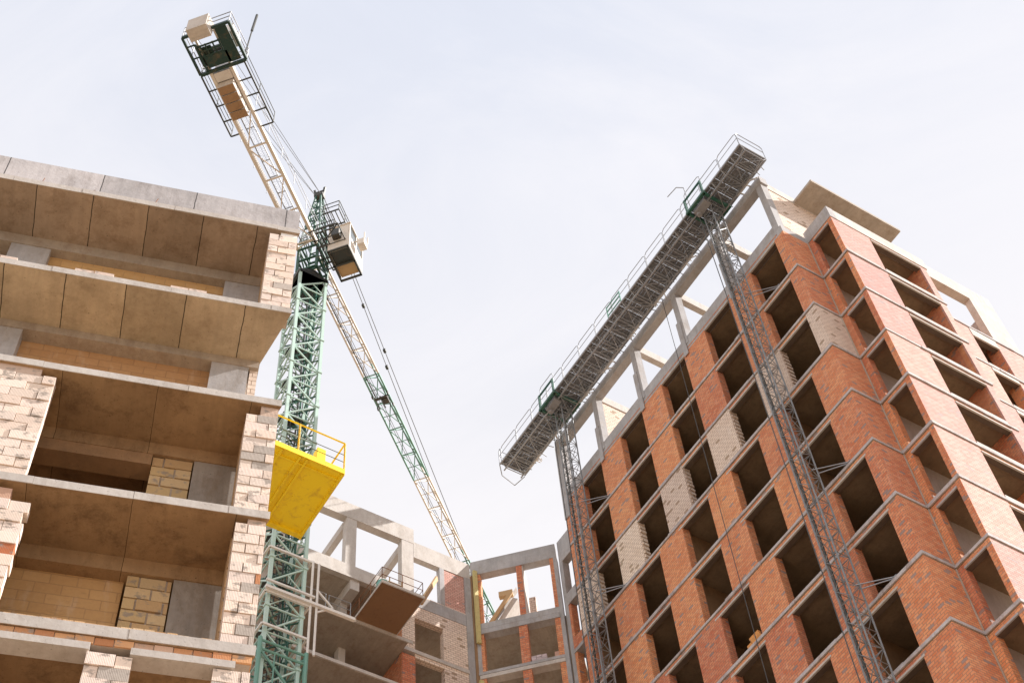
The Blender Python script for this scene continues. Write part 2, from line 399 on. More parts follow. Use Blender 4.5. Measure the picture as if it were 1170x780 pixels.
BC = [(0.87, 0.73, 0.63), (0.89, 0.76, 0.67), (0.84, 0.69, 0.59), (0.87, 0.72, 0.61), (0.86, 0.72, 0.64)]
def laid_blocks(name, x0, x1, y0, y1, z0, z1, bl=0.40, bh=0.20, cols=BC, gap=0.014, ragL=False, ragR=False, redp=0.0, greyp=0.14, notch=None, label=None, parent=LB, core=True, side_jit=0.016):
    mb = MB(); rows = max(1, round((z1 - z0) / bh)); h = (z1 - z0) / rows
    for r in range(rows):
        za = z0 + r * h; off = (bl * 0.5 if r % 2 else 0.0)
        xs = [x0]; x = x0 + (off if off else bl)
        while x < x1 - 0.08: xs.append(x); x += bl
        xs.append(x1)
        for i in range(len(xs) - 1):
            a, b_ = xs[i], xs[i + 1]
            if notch and notch(a, b_, r, rows): continue
            if ragR and i == len(xs) - 2: b_ += random.uniform(-0.035, 0.05)
            if ragL and i == 0: a -= random.uniform(-0.03, 0.05)
            c = random.choice(cols); t = random.uniform(0.88, 1.08)
            q = random.random()
            if q < redp: c = random.choice([(0.52, 0.17, 0.07), (0.6, 0.26, 0.12)])
            elif q < redp + greyp * 0.35: c = (0.52, 0.46, 0.41)
            mb.colr = (c[0] * t, c[1] * t, c[2] * t, 1)
            j = random.uniform(-side_jit, side_jit)
            mb.box(a + gap / 2, b_ - gap / 2, y0 + j, y1, za + gap * 0.5, za + h - gap * 0.5)
    o = mb.build(name, M['block'], parent, label)
    if core:
        c_ = MB()
        if notch:
            c_.box(x0 + 0.02, x1 - 0.25, y0 + 0.03, y1 - 0.02, z0, z1); c_.box(x1 - 0.25, x1 - 0.02, y0 + 0.03, y1 - 0.02, z0, z1 - h)
        else:
            c_.box(x0 + 0.02, x1 - 0.02, y0 + 0.03, y1 - 0.02, z0, z1)
        c_.build('mortar_core', M['mortar'], Sub(o, parent.off if isinstance(parent, Frame) else Vector((0, 0, 0))))
    return o
nl = lambda a, b_, r, n: (r == n - 1 and a < -0.45)                     # top left block missing
nr = lambda a, b_, r, n: (r == n - 1 and b_ > -4.0 + 0.1)
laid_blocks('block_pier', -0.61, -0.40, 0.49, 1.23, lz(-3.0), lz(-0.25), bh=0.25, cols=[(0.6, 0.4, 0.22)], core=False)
laid_blocks('block_pier', -0.61, -0.03, 0.03, 0.48, lz(-3.0), lz(-0.25), bh=0.225, bl=0.4, greyp=0.2)
t_ = MB(); t_.box(-0.38, -0.04, 0.05, 0.47, lz(-0.25), lz(-0.10)); t_.build('pier_cap', M['block'], LB)
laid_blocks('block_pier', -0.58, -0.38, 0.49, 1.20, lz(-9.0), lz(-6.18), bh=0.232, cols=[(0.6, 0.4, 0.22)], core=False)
laid_blocks('block_pier', -0.58, -0.03, 0.03, 0.48, lz(-9.0), lz(-6.45), bh=0.212, greyp=0.22)
t_ = MB(); t_.colr = (0.6, 0.45, 0.36, 1); t_.box(-0.34, -0.04, 0.05, 0.47, lz(-6.45) + 0.004, lz(-6.17)); t_.build('pier_cap', M['block'], LB)
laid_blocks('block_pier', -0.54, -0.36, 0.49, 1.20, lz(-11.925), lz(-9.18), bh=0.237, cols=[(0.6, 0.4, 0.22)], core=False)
laid_blocks('block_pier', -0.52, -0.03, 0.03, 0.48, lz(-11.925), lz(-9.32), bh=0.217, greyp=0.2, redp=0.06)
t_ = MB(); t_.colr = (0.62, 0.47, 0.38, 1); t_.box(-0.33, -0.05, 0.05, 0.47, lz(-9.32) + 0.004, lz(-9.17)); t_.build('pier_cap', M['block'], LB)
laid_blocks('block_wall', XL, -3.78, 0.03, 0.25, lz(-9.0), lz(-6.36), bh=0.218, bl=0.44, greyp=0.03, label='wide pale block wall at the left side of the third storey')
t_ = MB(); t_.colr = (0.62, 0.47, 0.38, 1); t_.box(XL, -4.05, 0.04, 0.25, lz(-6.36) + 0.003, lz(-6.17)); t_.build('wall_top_course', M['block'], LB)
laid_blocks('block_wall', XL, -3.62, 0.03, 0.25, lz(-11.925), lz(-9.55), bh=0.237, bl=0.45, greyp=0.06, redp=0.22, ragR=True, label='ragged block wall with orange blocks at its broken right end')
t_ = MB(); t_.colr = (0.58, 0.36, 0.26, 1); t_.box(XL, -3.9, 0.04, 0.25, lz(-9.55) + 0.003, lz(-9.3)); t_.build('wall_top_course', M['block'], LB)
# ledge bricks on the fourth slab
laid_blocks('ledge_brick_course', -3.5, -0.5, 0.02, 0.14, lz(-11.928), lz(-11.87), bl=0.16, bh=0.06, cols=[(0.66, 0.42, 0.22), (0.7, 0.5, 0.3), (0.55, 0.3, 0.14)], core=False, greyp=0.05)
# the brick strip and the concrete lintels below the fourth slab
laid_blocks('brick_strip', XL, -0.03, 0.012, 0.3, lz(-12.27), lz(-12.135), bl=0.27, bh=0.135, cols=[(0.62, 0.30, 0.14), (0.66, 0.36, 0.18), (0.58, 0.26, 0.12), (0.62, 0.40, 0.28)], greyp=0.06, gap=0.012)
for a, b_ in ((XL, -2.25), (-1.70, -0.26)):
    t_ = MB(); t_.box(a, b_, -0.012, 0.3, lz(-12.40), lz(-12.272)); t_.build('lintel', M['conc_light'], LB)
laid_blocks('block_pier', -2.28, -1.65, 0.02, 0.45, lz(-14.98), lz(-12.42), bh=0.232, greyp=0.2)
laid_blocks('block_pier', -0.56, -0.03, 0.02, 0.45, lz(-14.98), lz(-12.42), bh=0.232, greyp=0.2)
laid_blocks('block_pier', -4.3, -3.66, 0.02, 0.45, lz(-14.98), lz(-12.42), bh=0.232, greyp=0.2)
# walls below the picture down to the ground
for z0, z1 in ((-18.0, -15.19), (-21.0, -18.19), (-24.0, -21.19), (-29.05, -24.19)):
    for a, b_ in ((XL, -3.8), (-2.28, -1.65), (-0.6, -0.03)):
        t_ = MB(); t_.box(a, b_, 0.03, 0.4, lz(z0) + 0.01, lz(z1)); t_.build('lower_wall', M['cream'], LB)
# recessed back walls
def backwall(z0, z1, header, cols_, panels):
    for (a, b_) in cols_:
        t_ = MB(); t_.box(a, b_, 1.24, 1.6, lz(z0), lz(z1)); t_.build('concrete_column', M['conc'] if z1 > -4 else M['colm'], LB)
    t_ = MB(); t_.box(XL, -0.42, 1.215, 1.62, lz(z1 - header), lz(z1) - 0.001); t_.build('header_beam', M['soffit_far'] if z1 > -5 else M['soffit_b'], LB)
    for (a, b_, y, mat) in panels:
        t_ = MB(); t_.box(a, b_, y, y + 0.2, lz(z0), lz(z1 - header)); t_.build('infill_panel', mat, LB)
backwall(-3.0, -0.101, 0.33, [(-1.33, -0.58), (-5.65, -4.87)], [(-4.87, -1.33, 1.42, M['tan']), (XL, -5.65, 1.9, M['tan']), (-0.58, -0.42, 1.3, M['cream'])])
backwall(-6.0, -3.171, 0.22, [(-1.31, -0.60), (-5.65, -4.84)], [(-4.84, -1.31, 1.50, M['tan']), (XL, -5.65, 1.9, M['tan']), (-0.57, -0.42, 1.3, M['cream'])])
backwall(-9.0, -6.171, 0.30, [(-1.30, -0.42), ], [(XL, -2.9, 5.5, M['terra'])])
backwall(-11.93, -9.171, 0.32, [(-1.29, -0.42), ], [(XL, -4.2, 1.28, M['inner']), (-4.2, -2.05, 1.45, M['tan'])])
YB = [(0.58, 0.42, 0.22), (0.64, 0.48, 0.28), (0.56, 0.38, 0.20)]
laid_blocks('infill_block_pier', -2.02, -1.31, 1.27, 1.5, lz(-9.0), lz(-6.48), bl=0.42, bh=0.25, cols=YB, gap=0.03, greyp=0.08)
laid_blocks('infill_block_pier', -2.02, -1.30, 1.27, 1.5, lz(-11.0), lz(-9.50), bl=0.42, bh=0.25, cols=YB, gap=0.03, greyp=0.08, redp=0.05)
laid_blocks('infill_block_pier', -2.02, -1.30, 1.27, 1.5, lz(-11.93), lz(-11.005), bl=0.42, bh=0.25, cols=[(0.5, 0.17, 0.08), (0.55, 0.21, 0.1)], gap=0.03, greyp=0.1)
t_ = MB(); t_.box(XL, -2.02, 1.23, 1.6, lz(-6.76), lz(-6.473)); t_.build('door_head', M['inner'], LB)
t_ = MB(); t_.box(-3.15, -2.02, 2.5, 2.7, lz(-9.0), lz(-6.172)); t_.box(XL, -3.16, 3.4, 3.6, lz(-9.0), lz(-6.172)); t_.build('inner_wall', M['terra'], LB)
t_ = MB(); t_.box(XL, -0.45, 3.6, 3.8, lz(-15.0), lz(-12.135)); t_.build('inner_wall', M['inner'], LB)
for k in range(0, 9):   # closed right side and rear
    zt = -0.101 if k == 0 else (-12.135 if k == 4 else -3.0 * k - 0.172)
    zb = (-3.0 * (k + 1) if k != 3 else -11.93) if k < 8 else -29.05
    t_ = MB(); t_.box(-0.62, -0.42, 1.65, 7.9, lz(zb) + 0.001, lz(zt)); t_.box(XL, -0.63, 7.7, 7.9, lz(zb) + 0.001, lz(zt)); t_.build('rear_wall', M['cream'], LB)
for x, d, hgt in ((-5.25, 0.03, 0.16), (-4.3, 0.1, 0.05), (-3.0, 0.05, 0.18)):
    t_ = MB(); t_.tube((x, 0.02, lz(0.067)), (x + d, 0.0, lz(0.067) + hgt), 0.008, 5)
    t_.tube((x, 0.0, lz(0.07)), (x + 0.22, 0.03, lz(0.085)), 0.01, 5); t_.build('rebar_stub', M['rust'], LB)
t_ = MB()
for i in range(14):
    x = -2.3 + i * 0.16; t_.colr = (0.6, 0.35, 0.2, 1); t_.box(x, x + random.uniform(0.05, 0.13), 0.01, 0.058, lz(0.066), lz(0.066) + random.uniform(0.01, 0.035))
t_.build('mortar_debris', M['block'], LB)

# rows of loose blocks on the second slab of the left block
for i, (a, b_, h, lab) in enumerate(((-5.75, -5.13, 0.15, 'pale block lying on the slab edge at the far left of the picture'),
                           (-4.08, -3.37, 0.15, 'pair of pale blocks on the slab edge before the middle of the tan panel'),
                           (-2.31, -1.63, 0.15, 'pair of pale blocks on the slab edge nearest the upper block pier'))):
    F = Frame('loose_blocks', L_LOC, L_RZ, ((a + b_) / 2, 0.12, lz(-3.0)))
    tag(F.o, lab, 'blocks', 'loose pale blocks lying on the slab edge')
    mid = (a + b_) / 2
    for (p0, p1, dz) in ((a, mid - 0.008, 0.0), (mid + 0.008, b_, 0.004)):
        t_ = MB(); t_.colr = (0.72, 0.58, 0.5, 1); t_.box(p0, p1, 0.03 + random.uniform(0, 0.02), 0.25, lz(-3.0) + 0.012, lz(-3.0) + 0.012 + h + dz); t_.build('block', M['block'], F)

# =================================================================== BRICK TOWER
T_LOC = (12.278, 33.727, 0.0); T_RZ = R(37.04); TZ = 58.03
TW = Frame('brick_tower', T_LOC, T_RZ)
tag(TW.o, 'tall unfinished tower of orange brick with concrete floor slabs and open square window holes', 'building')
def tz(z): return TZ + z
def part(name, mat, parent, *boxes, label=None, M4=None):
    t_ = MB(); t_.M = M4
    for bx in boxes: t_.box(*bx)
    return t_.build(name, mat, parent, label)
KMAX = 19
YT = 17.73
X2 = 24.0
for k in range(0, KMAX + 1):
    zt = tz(-3 * k)
    t_ = MB()
    if k == 0:
        t_.prism([(0.36, 0.36), (1.76, 0.36), (1.76, -1.24), (6.85, -1.24), (6.85, 7), (6.0, YT - .1), (0.36, YT - .1)], zt - 0.14, zt)
        t_.build('roof_slab', M['soffit_shade'], TW); continue
    P = [(-0.04, YT + 0.0), (-0.04, -0.04), (1.36, -0.04), (1.36, -1.64), (6.9, -1.64), (6.9, -1.24), (X2, -1.24), (X2, 6), (9, YT)]
    t_.prism([(0.0, YT), (0.0, 0.0), (1.40, 0.0), (1.40, -1.60), (6.86, -1.60), (6.86, -1.20), (X2, -1.20), (X2, 6), (9, YT)], zt - 0.169, zt - 0.001)
    o = t_.build('floor_slab', M['soffit_shade'], TW)
    if k <= 11:
        t_ = MB()
        for (ax, ay), (bx_, by) in zip(P[:7], P[1:7]):
            n_ = max(1, round(math.dist((ax, ay), (bx_, by)) / 2.2))
            for i_ in range(n_):
                p0 = (ax + (bx_ - ax) * i_ / n_, ay + (by - ay) * i_ / n_); p1 = (ax + (bx_ - ax) * (i_ + 1) / n_, ay + (by - ay) * (i_ + 1) / n_)
                j_ = random.uniform(-0.012, 0.02)
                xs_ = sorted((p0[0], p1[0])); ys_ = sorted((p0[1], p1[1]))
                if ax == bx_: t_.box(ax - 0.0 - j_, ax + 0.038, ys_[0] + 0.004, ys_[1], zt - 0.125 - j_, zt + j_ * 0.5)
                else: t_.box(xs_[0] + 0.004, xs_[1], ay - j_, ay + 0.038, zt - 0.125 - j_, zt + j_ * 0.5)
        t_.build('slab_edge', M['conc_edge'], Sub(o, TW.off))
# pier edges on the long facade, y along it
def pier_edges(k):
    d = 0.0 if (k <= 2 or k in (5, 6, 9, 10)) else 0.86
    return [(0.0, 0.60 + d * 0.965), (2.43 + d, 4.06 + d), (5.93 + d, 7.53 + d), (9.36 + d, 11.0 + d), (12.82 + d, 14.46 + d), (16.13 + d, YT)]
VIS = 10
for k in range(0, VIS + 1):
    zb = tz(-3 * (k + 1)); zt = tz(-3 * k - 0.172) if k else tz(-0.155)
    mat = M['cream'] if k == 2 else M['red']
    E_ = pier_edges(k)
    for i, (a, b_) in enumerate(E_):
        if i == 0:
            part('brick_pier', mat, TW, (0, 0.30, a, b_, zb, zt), (0.301, 1.40, 0.0, 0.28, zb, zt))
        else:
            t_ = MB(); t_.box(0, 0.38, a, b_, zb, zt)
            if k == 2:      # toothed, unfinished jamb
                z = zb + 0.1
                while z < zt - 0.15:
                    t_.box(0.06, 0.37, a - random.uniform(0.03, 0.06), a, z, z + 0.13); z += 0.27
            t_.build('brick_pier', mat, TW)
    # brick strip and pale lintel over every opening
    for i in range(5):
        a, b_ = E_[i][1], E_[i + 1][0]
        if k == 0:
            part('lintel', M['conc_light'], TW, (0.0, 0.08, a, b_, zt - 0.06, zt - 0.001)); part('shaded_lintel_back', M['lintel_shade'], TW, (0.081, 0.3, a, b_, zt - 0.05, zt - 0.001)); continue
        part('brick_strip', M['red'], TW, (0.01, 0.3, a + 0.001, b_ - 0.001, zt - 0.15, zt - 0.001))
        ex = 0.18 if k >= 3 else 0.0
        part('lintel', M['conc_light'], TW, (-0.02, 0.05, a - ex * 0.4, b_ + ex * random.uniform(0.8, 1.7), zt - 0.235, zt - 0.152)); part('shaded_lintel_back', M['lintel_shade'], TW, (0.051, 0.29, a + .002, b_ - .002, zt - 0.23, zt - 0.153))
part('lower_wall', M['red'], TW, (0, 0.38, 0, YT, 0.005, tz(-3 * (VIS + 1)) - 0.175))
# interior: cross walls and a back wall so that the rooms are dark but real
for k in range(0, VIS + 1):
    zb = tz(-3 * (k + 1)); zt = tz(-3 * k - 0.172) if k else tz(-0.141)
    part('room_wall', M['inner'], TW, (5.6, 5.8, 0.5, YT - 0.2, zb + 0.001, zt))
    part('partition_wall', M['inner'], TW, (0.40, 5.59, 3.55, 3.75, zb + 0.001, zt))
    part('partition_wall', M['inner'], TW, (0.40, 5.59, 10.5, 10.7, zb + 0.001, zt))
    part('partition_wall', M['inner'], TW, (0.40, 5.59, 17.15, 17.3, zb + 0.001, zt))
# the notch and the projecting bay
for k in range(0, VIS + 1):
    zb = tz(-3 * (k + 1)); zt = tz(-3 * k - 0.172) if k else tz(-0.155)
    mat = M['cream'] if k == 2 else M['red']
    part('brick_strip', M['red'], TW, (1.41, 1.70, -1.36, -0.33, zt - 0.17, zt - 0.001))
    part('lintel', M['conc'], TW, (1.38, 1.44, -1.36, -0.33, zt - 0.25, zt - 0.172)); part('shaded_lintel_back', M['lintel_shade'], TW, (1.441, 1.69, -1.355, -0.335, zt - 0.245, zt - 0.172))
    part('brick_jamb', M['red'], TW, (1.42, 1.72, -0.33, -0.02, zb, zt))
    part('bay_pier', M['salmon'], TW, (1.42, 3.585, -1.60, -1.52, zb, zt), label='wide brick pier on the sunny side with the paleness of sunlight in its colour')
    part('brick_backing', M['red'], TW, (1.42, 3.60, -1.519, -1.36, zb, zt))
    part('mortar_joint', M['mortar'], TW, (1.36, 1.402, -0.05, -0.003, zb, zt))
    part('corner_jamb', M['red'], TW, (1.4, 1.418, -1.60, -1.355, zb, zt))
    part('balcony_wall', M['conc_light'], TW, (1.78, 5.5, 0.02, 0.26, zb + 0.001, zt))
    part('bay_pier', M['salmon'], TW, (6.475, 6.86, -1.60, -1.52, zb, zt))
    part('brick_backing', M['red'], TW, (6.46, 6.86, -1.519, -1.30, zb, zt))
    part('return_wall', M['red'], TW, (6.47, 6.70, -1.299, 3.0, zb, zt))
    part('brick_strip', M['red'], TW, (3.61, 6.45, -1.585, -1.33, zt - 0.17, zt - 0.001))
    part('lintel', M['conc_light'], TW, (3.602, 6.458, -1.63, -1.56, zt - 0.25, zt - 0.172)); part('shaded_lintel_back', M['lintel_shade'], TW, (3.602, 6.458, -1.559, -1.34, zt - 0.245, zt - 0.172))
    part('sill', M['conc_light'], TW, (3.602, 6.458, -1.62, -1.33, zb + 0.001, zb + 0.2))
    part('room_wall', M['inner'], TW, (3.2, 6.46, 3.0, 3.2, zb + 0.001, zt))
part('lower_wall', M['red'], TW, (1.42, 6.86, -1.6, -1.3, 0.005, tz(-3 * (VIS + 1)) - 0.175), (1.42, 1.72, -1.299, -0.01, 0.005, tz(-3 * (VIS + 1)) - 0.175), (0.381, 1.4, 0, 0.3, 0.005, tz(-3 * (VIS + 1)) - 0.175))
# right wing, set back and one storey lower
for k in range(1, VIS + 1):
    zb = tz(-3 * (k + 1)); zt = tz(-3 * k - 0.172)
    z1 = tz(-3 * k - 0.75) if k == 1 else zt - 0.25
    xs = [(6.87, 8.5), (10.05, 11.7), (13.3, 14.9), (16.5, 18.1), (19.7, 21.3), (22.9, X2)]
    for (a, b_) in xs:
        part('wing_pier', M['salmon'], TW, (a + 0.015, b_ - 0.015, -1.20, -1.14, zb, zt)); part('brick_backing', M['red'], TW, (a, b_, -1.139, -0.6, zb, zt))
    for (p0, p1) in zip(xs, xs[1:]):
        part('lintel', M['conc_light'], TW, (p0[1] + 0.002, p1[0] - 0.002, -1.22, -1.15, z1, zt - 0.001)); part('shaded_lintel_back', M['lintel_shade'], TW, (p0[1] + 0.002, p1[0] - 0.002, -1.149, -0.92, z1 + .005, zt - 0.001))
        part('sill', M['conc_light'], TW, (p0[1] + 0.002, p1[0] - 0.002, -1.215, -0.92, zb + 0.001, zb + 0.16))
    part('room_wall', M['inner'], TW, (6.87, X2, 3.2, 3.4, zb + 0.001, zt))
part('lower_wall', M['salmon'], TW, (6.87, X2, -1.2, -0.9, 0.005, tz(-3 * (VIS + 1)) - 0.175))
# roof ring beam
t_ = MB(); t_.box(0, 0.355, 0.36, 17.25, tz(-0.15), tz(0.78)); t_.build('roof_beam', M['conc'], TW)
t_ = MB(); t_.box(0, 1.40, 0.0, 0.352, tz(-0.15), tz(0.34)); t_.build('roof_beam', M['conc'], TW)
t_ = MB(); t_.box(1.38, 1.75, -1.63, 0.0 - 0.002, tz(-0.15), tz(0.72)); t_.build('parapet_beam', M['conc'], TW)
t_ = MB(); t_.box(1.752, 6.95, -1.63, -1.25, tz(-0.15), tz(0.66)); t_.build('parapet_beam', M['conc_light'], TW)
part('red_brick_ledge', M['red'], TW, (-0.012, 0.2, 0.36, 17.2, tz(-0.02), tz(0.05)))
# open frame of the top storey
for i, y in enumerate((0.27, 3.60, 7.17, 10.72, 14.15, 17.55)):
    t_ = MB()
    if i == 0: t_.box(-0.01, 0.40, 0.10, 0.44, tz(0.342), tz(4.42))
    elif i == 5: t_.box(-0.06, 0.40, 17.27, 17.73, tz(-1.2), tz(4.42))
    else:
        t_.box(-0.03, 0.36, y - 0.17, y + 0.17, tz(0.3), tz(4.42))
        t_.box(-0.075, -0.031, y - 0.02, y + 0.26, tz(-0.45), tz(2.2 + 0.3 * (i % 2)))
        t_.box(-0.03, 0.36, y + 0.171, y + 0.262, tz(0.3), tz(2.2 + 0.3 * (i % 2)))
    t_.build('frame_post', M['conc'], TW)
t_ = MB(); t_.box(-0.02, 0.40, 0.02, 17.75, tz(4.422), tz(5.0)); t_.build('frame_beam', M['conc'], TW)
for y in (0.27, 3.60, 7.17, 10.72, 14.15):
    part('cross_beam', M['conc_light'], TW, (0.402, 4.6, y - 0.14, y + 0.16, tz(4.35), tz(4.9)))
    part('rear_post', M['conc'], TW, (4.601, 4.95, y - 0.15, y + 0.15, tz(0.001), tz(4.9)))
part('brick_wall', M['cream'], TW, (0.41, 3.4, 0.16, 0.40, tz(0.342), tz(4.348)), label='cream brick wall standing in the end bay of the open roof frame')
part('brick_wall', M['cream'], TW, (0.37, 3.4, 14.06, 14.26, tz(0.005), tz(4.348)))
part('roof_room', M['cream'], TW, (3.0, 7.0, 0.6, 4.2, tz(0.002), tz(4.38)))
part('canopy_slab', M['soffit_far'], TW, (2.0, 7.42, -1.18, 4.4, tz(4.385), tz(4.56)), label='flat grey canopy slab jutting out over the roof corner')
# portal frame over the wing
part('portal_beam', M['conc_light'], TW, (6.96, 11.75, -1.2, -0.80, tz(0.48), tz(1.6)))
part('portal_post', M['conc_light'], TW, (10.1, 11.75, -1.2, -0.86, tz(-2.999), tz(0.478)))
part('portal_cross_beam', M['conc'], TW, (10.3, 10.75, -0.858, 2.6, tz(-1.45), tz(-0.75)))
part('portal_rear_post', M['conc'], TW, (10.3, 10.75, 2.601, 3.0, tz(-2.999), tz(-0.75)))

# =================================================================== CORNER BLOCK (45 degrees)
CB = Frame('concrete_corner_block', T_LOC, T_RZ, (0.15, 18.3, 0))
tag(CB.o, 'lower angled block with grey concrete frame and orange brick piers in the inner corner', 'building')
s2 = math.sqrt(0.5)
MN = Matrix(((s2, s2, 0, 0), (-s2, s2, 0, 18.9), (0, 0, 1, 0), (0, 0, 0, 1)))
def np_(name, mat, *boxes, label=None): return part(name, mat, CB, *boxes, label=label, M4=MN)
np_('roof_beam', M['conc'], (-4.22, 0.0, 0.0, 0.42, tz(-2.64), tz(-1.70)))
np_('corner_column', M['conc'], (-4.22, -3.92, 0.01, 0.4, tz(-9.1), tz(-2.642)))
np_('brick_pier', M['red'], (-3.918, -3.76, 0.03, 0.4, tz(-6.0), tz(-2.642)))
np_('brick_post', M['red'], (-1.99, -1.71, 0.03, 0.95, tz(-5.98), tz(-2.642)))
np_('sunlit_side', M['conc_light'], (-1.708, -1.66, 0.06, 0.97, tz(-5.98), tz(-2.642)))  # pale slab: sunlit side of the brick post put into the colour
np_('brick_pier', M['red'], (-0.34, -0.16, 0.02, 0.4, tz(-5.98), tz(-2.642)))
np_('corner_column', M['conc'], (-0.158, 0.02, 0.0, 0.4, tz(-11.9), tz(-2.642)))
np_('floor_beam', M['conc'], (-4.22, -0.16, 0.0, 0.4, tz(-6.33), tz(-5.98)))
np_('brick_strip', M['red'], (-4.0, -0.17, 0.02, 0.4, tz(-6.37), tz(-6.332)))
np_('floor_beam', M['conc'], (-4.0, -0.162, -0.03, 0.4, tz(-6.66), tz(-6.372)))
np_('floor_slab', M['soffit_far'], (-4.2, 0.0, 0.402, 5.2, tz(-6.6), tz(-6.4)))
for (za, zb, cc) in ((-9.0, -6.662, 0), (-12.0, -9.42, 0), (-15.0, -12.42, 1), (-18.0, -15.42, 1)):
    for (a, b_) in ((-4.08, -3.77), (-2.12, -1.72), (-0.42, -0.16)):
        np_('brick_pier', M['red'], (a, b_, 0.02, 0.4, tz(za), tz(zb)))
    np_('inner_wall', M['inner'], (-4.2, 0.2, 3.6, 3.8, tz(za), tz(zb)))
for z in (-9.0, -12.0, -15.0, -18.0):
    np_('floor_beam', M['conc'], (-4.1, -0.162, -0.02, 0.4, tz(z - 0.16), tz(z)))
    np_('brick_strip', M['red'], (-4.0, -0.17, 0.02, 0.4, tz(z - 0.2), tz(z - 0.162)))
    np_('lintel', M['conc_light'], (-4.05, -0.162, -0.03, 0.4, tz(z - 0.41), tz(z - 0.202)))
    np_('floor_slab', M['soffit_far'], (-4.2, 0.0, 0.402, 5.2, tz(z - 0.3), tz(z - 0.1)))
np_('lower_wall', M['red'], (-4.2, 0, 0, 0.4, 0.005, tz(-18.42)))
np_('rear_wall', M['cream'], (-4.2, 0.3, 5.21, 5.4, 0.005, tz(-6.4)))
# short link wall to the tower
part('link_beam', M['conc'], CB, (0.12, 0.5, YT + 0.002, 18.86, tz(-3.15), tz(-1.62)))
part('link_column', M['conc'], CB, (0.125, 0.5, 18.62, 18.88, tz(-18), tz(-3.152)))
part('link_beam', M['conc'], CB, (0.10, 0.5, YT + 0.002, 18.618, tz(-6.15), tz(-5.45)))
part('link_wall', M['inner'], CB, (1.6, 1.75, YT + 0.002, 19.3, tz(-18), tz(-3.2)))
for z in (-9.0, -12.0, -15.0):
    part('link_slab', M['conc'], CB, (0.10, 1.55, YT + 0.002, 18.618, tz(z - 0.2), tz(z)))
    part('link_sill', M['red'], CB, (0.14, 0.4, YT + 0.002, 18.618, tz(z), tz(z + 0.7)))
    part('link_jamb', M['red'], CB, (0.14, 0.5, 18.45, 18.618, tz(z + 0.701), tz(z + 2.799 if z > -9 else z + 2.84)))
part('link_lower_wall', M['red'], CB, (0.14, 0.5, YT + 0.002, 18.88, 0.005, tz(-18.01)))
# stair flight behind the open storey
t_ = MB(); t_.M = MN
t_.face([(-3.75, 2.4, tz(-3.35)), (-3.75, 2.75, tz(-3.35)), (-2.45, 2.75, tz(-1.5)), (-2.45, 2.4, tz(-1.5))])
t_.bar((-4.3, 2.9, tz(-5.0)), (-2.55, 2.9, tz(-2.2)), 0.9, 0.28)
t_.build('stair_flight', M['conc_light'], CB)
t_ = MB(); t_.M = MN; t_.bar((-4.25, 2.3, tz(-4.35)), (-2.75, 2.3, tz(-1.95)), 0.1, 0.2)
t_.box(-3.35, -2.65, 2.35, 2.6, tz(-1.95), tz(-1.62)); t_.build('formwork_board', M['timber'], CB)
np_('brick_stub', M['cream'], (-1.98, -1.55, 2.4, 2.8, tz(-5.9), tz(-2.45)))
np_('roof_deck', M['soffit_far'], (-4.2, 0.3, 0.43, 5.2, tz(-6.39), tz(-6.2)))

# =================================================================== LEFT WING (M)
MW = Frame('concrete_frame_wing', T_LOC, T_RZ, (-6, 21.9, 0))
tag(MW.o, 'pale concrete wing with open roof frame and brick lower storeys behind the crane mast', 'building')
YM = 21.9
def mp(name, mat, *boxes, label=None): return part(name, mat, MW, *boxes, label=label)
mp('roof_beam', M['conc_light'], (-15.0, -6.1, YM - 0.02, YM + 0.38, tz(-2.0), tz(-0.98)))
mp('roof_beam', M['conc_light'], (-6.098, -3.0, YM - 0.0, YM + 0.3, tz(-2.92), tz(-1.85)))
mp('frame_post', M['conc_light'], (-9.68, -9.15, YM, YM + 0.36, tz(-5.95), tz(-2.002)))
mp('frame_post', M['conc_light'], (-6.75, -6.12, YM - 0.01, YM + 0.36, tz(-6.2), tz(-2.002)))
mp('frame_post', M['conc'], (-4.70, -4.46, YM, YM + 0.3, tz(-5.5), tz(-2.922)))
mp('frame_post', M['conc_light'], (-12.9, -12.5, YM, YM + 0.36, tz(-5.95), tz(-2.002)))
for x in (-9.7, -6.7, -12.8):
    mp('cross_beam', M['conc_light'], (x, x + 0.28, YM + 0.382, YM + 6.0, tz(-2.5), tz(-2.05)))
    mp('rear_post', M['conc'], (x, x + 0.28, YM + 6.01, YM + 6.3, tz(-5.7), tz(-2.05)))
mp('brick_panel', M['salmon'], (-4.458, -3.36, YM + 0.03, YM + 0.25, tz(-5.45), tz(-2.922)), label='brick panel under the roof beam with the paleness of sunlight in its colour')
mp('corner_column', M['conc'], (-3.35, -3.02, YM - 0.04, YM + 0.4, tz(-18), tz(-2.922)))
mp('formwork_strip', M['timber_y'], (-2.99, -2.79, YM - 0.32, YM - 0.2, tz(-7.3), tz(-2.5)), (-2.99, -2.79, YM - 0.32, YM - 0.2, tz(-15), tz(-9.6)), label='narrow yellow timber strip fixed upright in the inner corner')
mp('gap_wall', M['inner'], (-3.01, -2.78, YM - 0.1, YM + 0.3, tz(-18), tz(-2.7)))
mp('parapet', M['conc_light'], (-15, -6.76, YM - 0.01, YM + 0.2, tz(-5.93), tz(-5.2)))
mp('slab_edge', M['conc_light'], (-15, -6.76, YM - 0.06, YM + 0.2, tz(-6.05), tz(-5.935)))
mp('floor_slab', M['soffit_far'], (-15, -6.76, YM + 0.201, YM + 7, tz(-6.03), tz(-5.85)))
mp('slab_cross_beam', M['conc_light'], (-9.35, -8.9, YM + 0.05, YM + 5.5, tz(-6.65), tz(-6.052)))
mp('room_wall', M['conc_light'], (-15, -9.75, YM + 4.0, YM + 4.2, tz(-9.1), tz(-6.032)))
mp('room_wall', M['inner'], (-8.89, -6.7, YM + 4.0, YM + 4.2, tz(-9.1), tz(-6.032)))
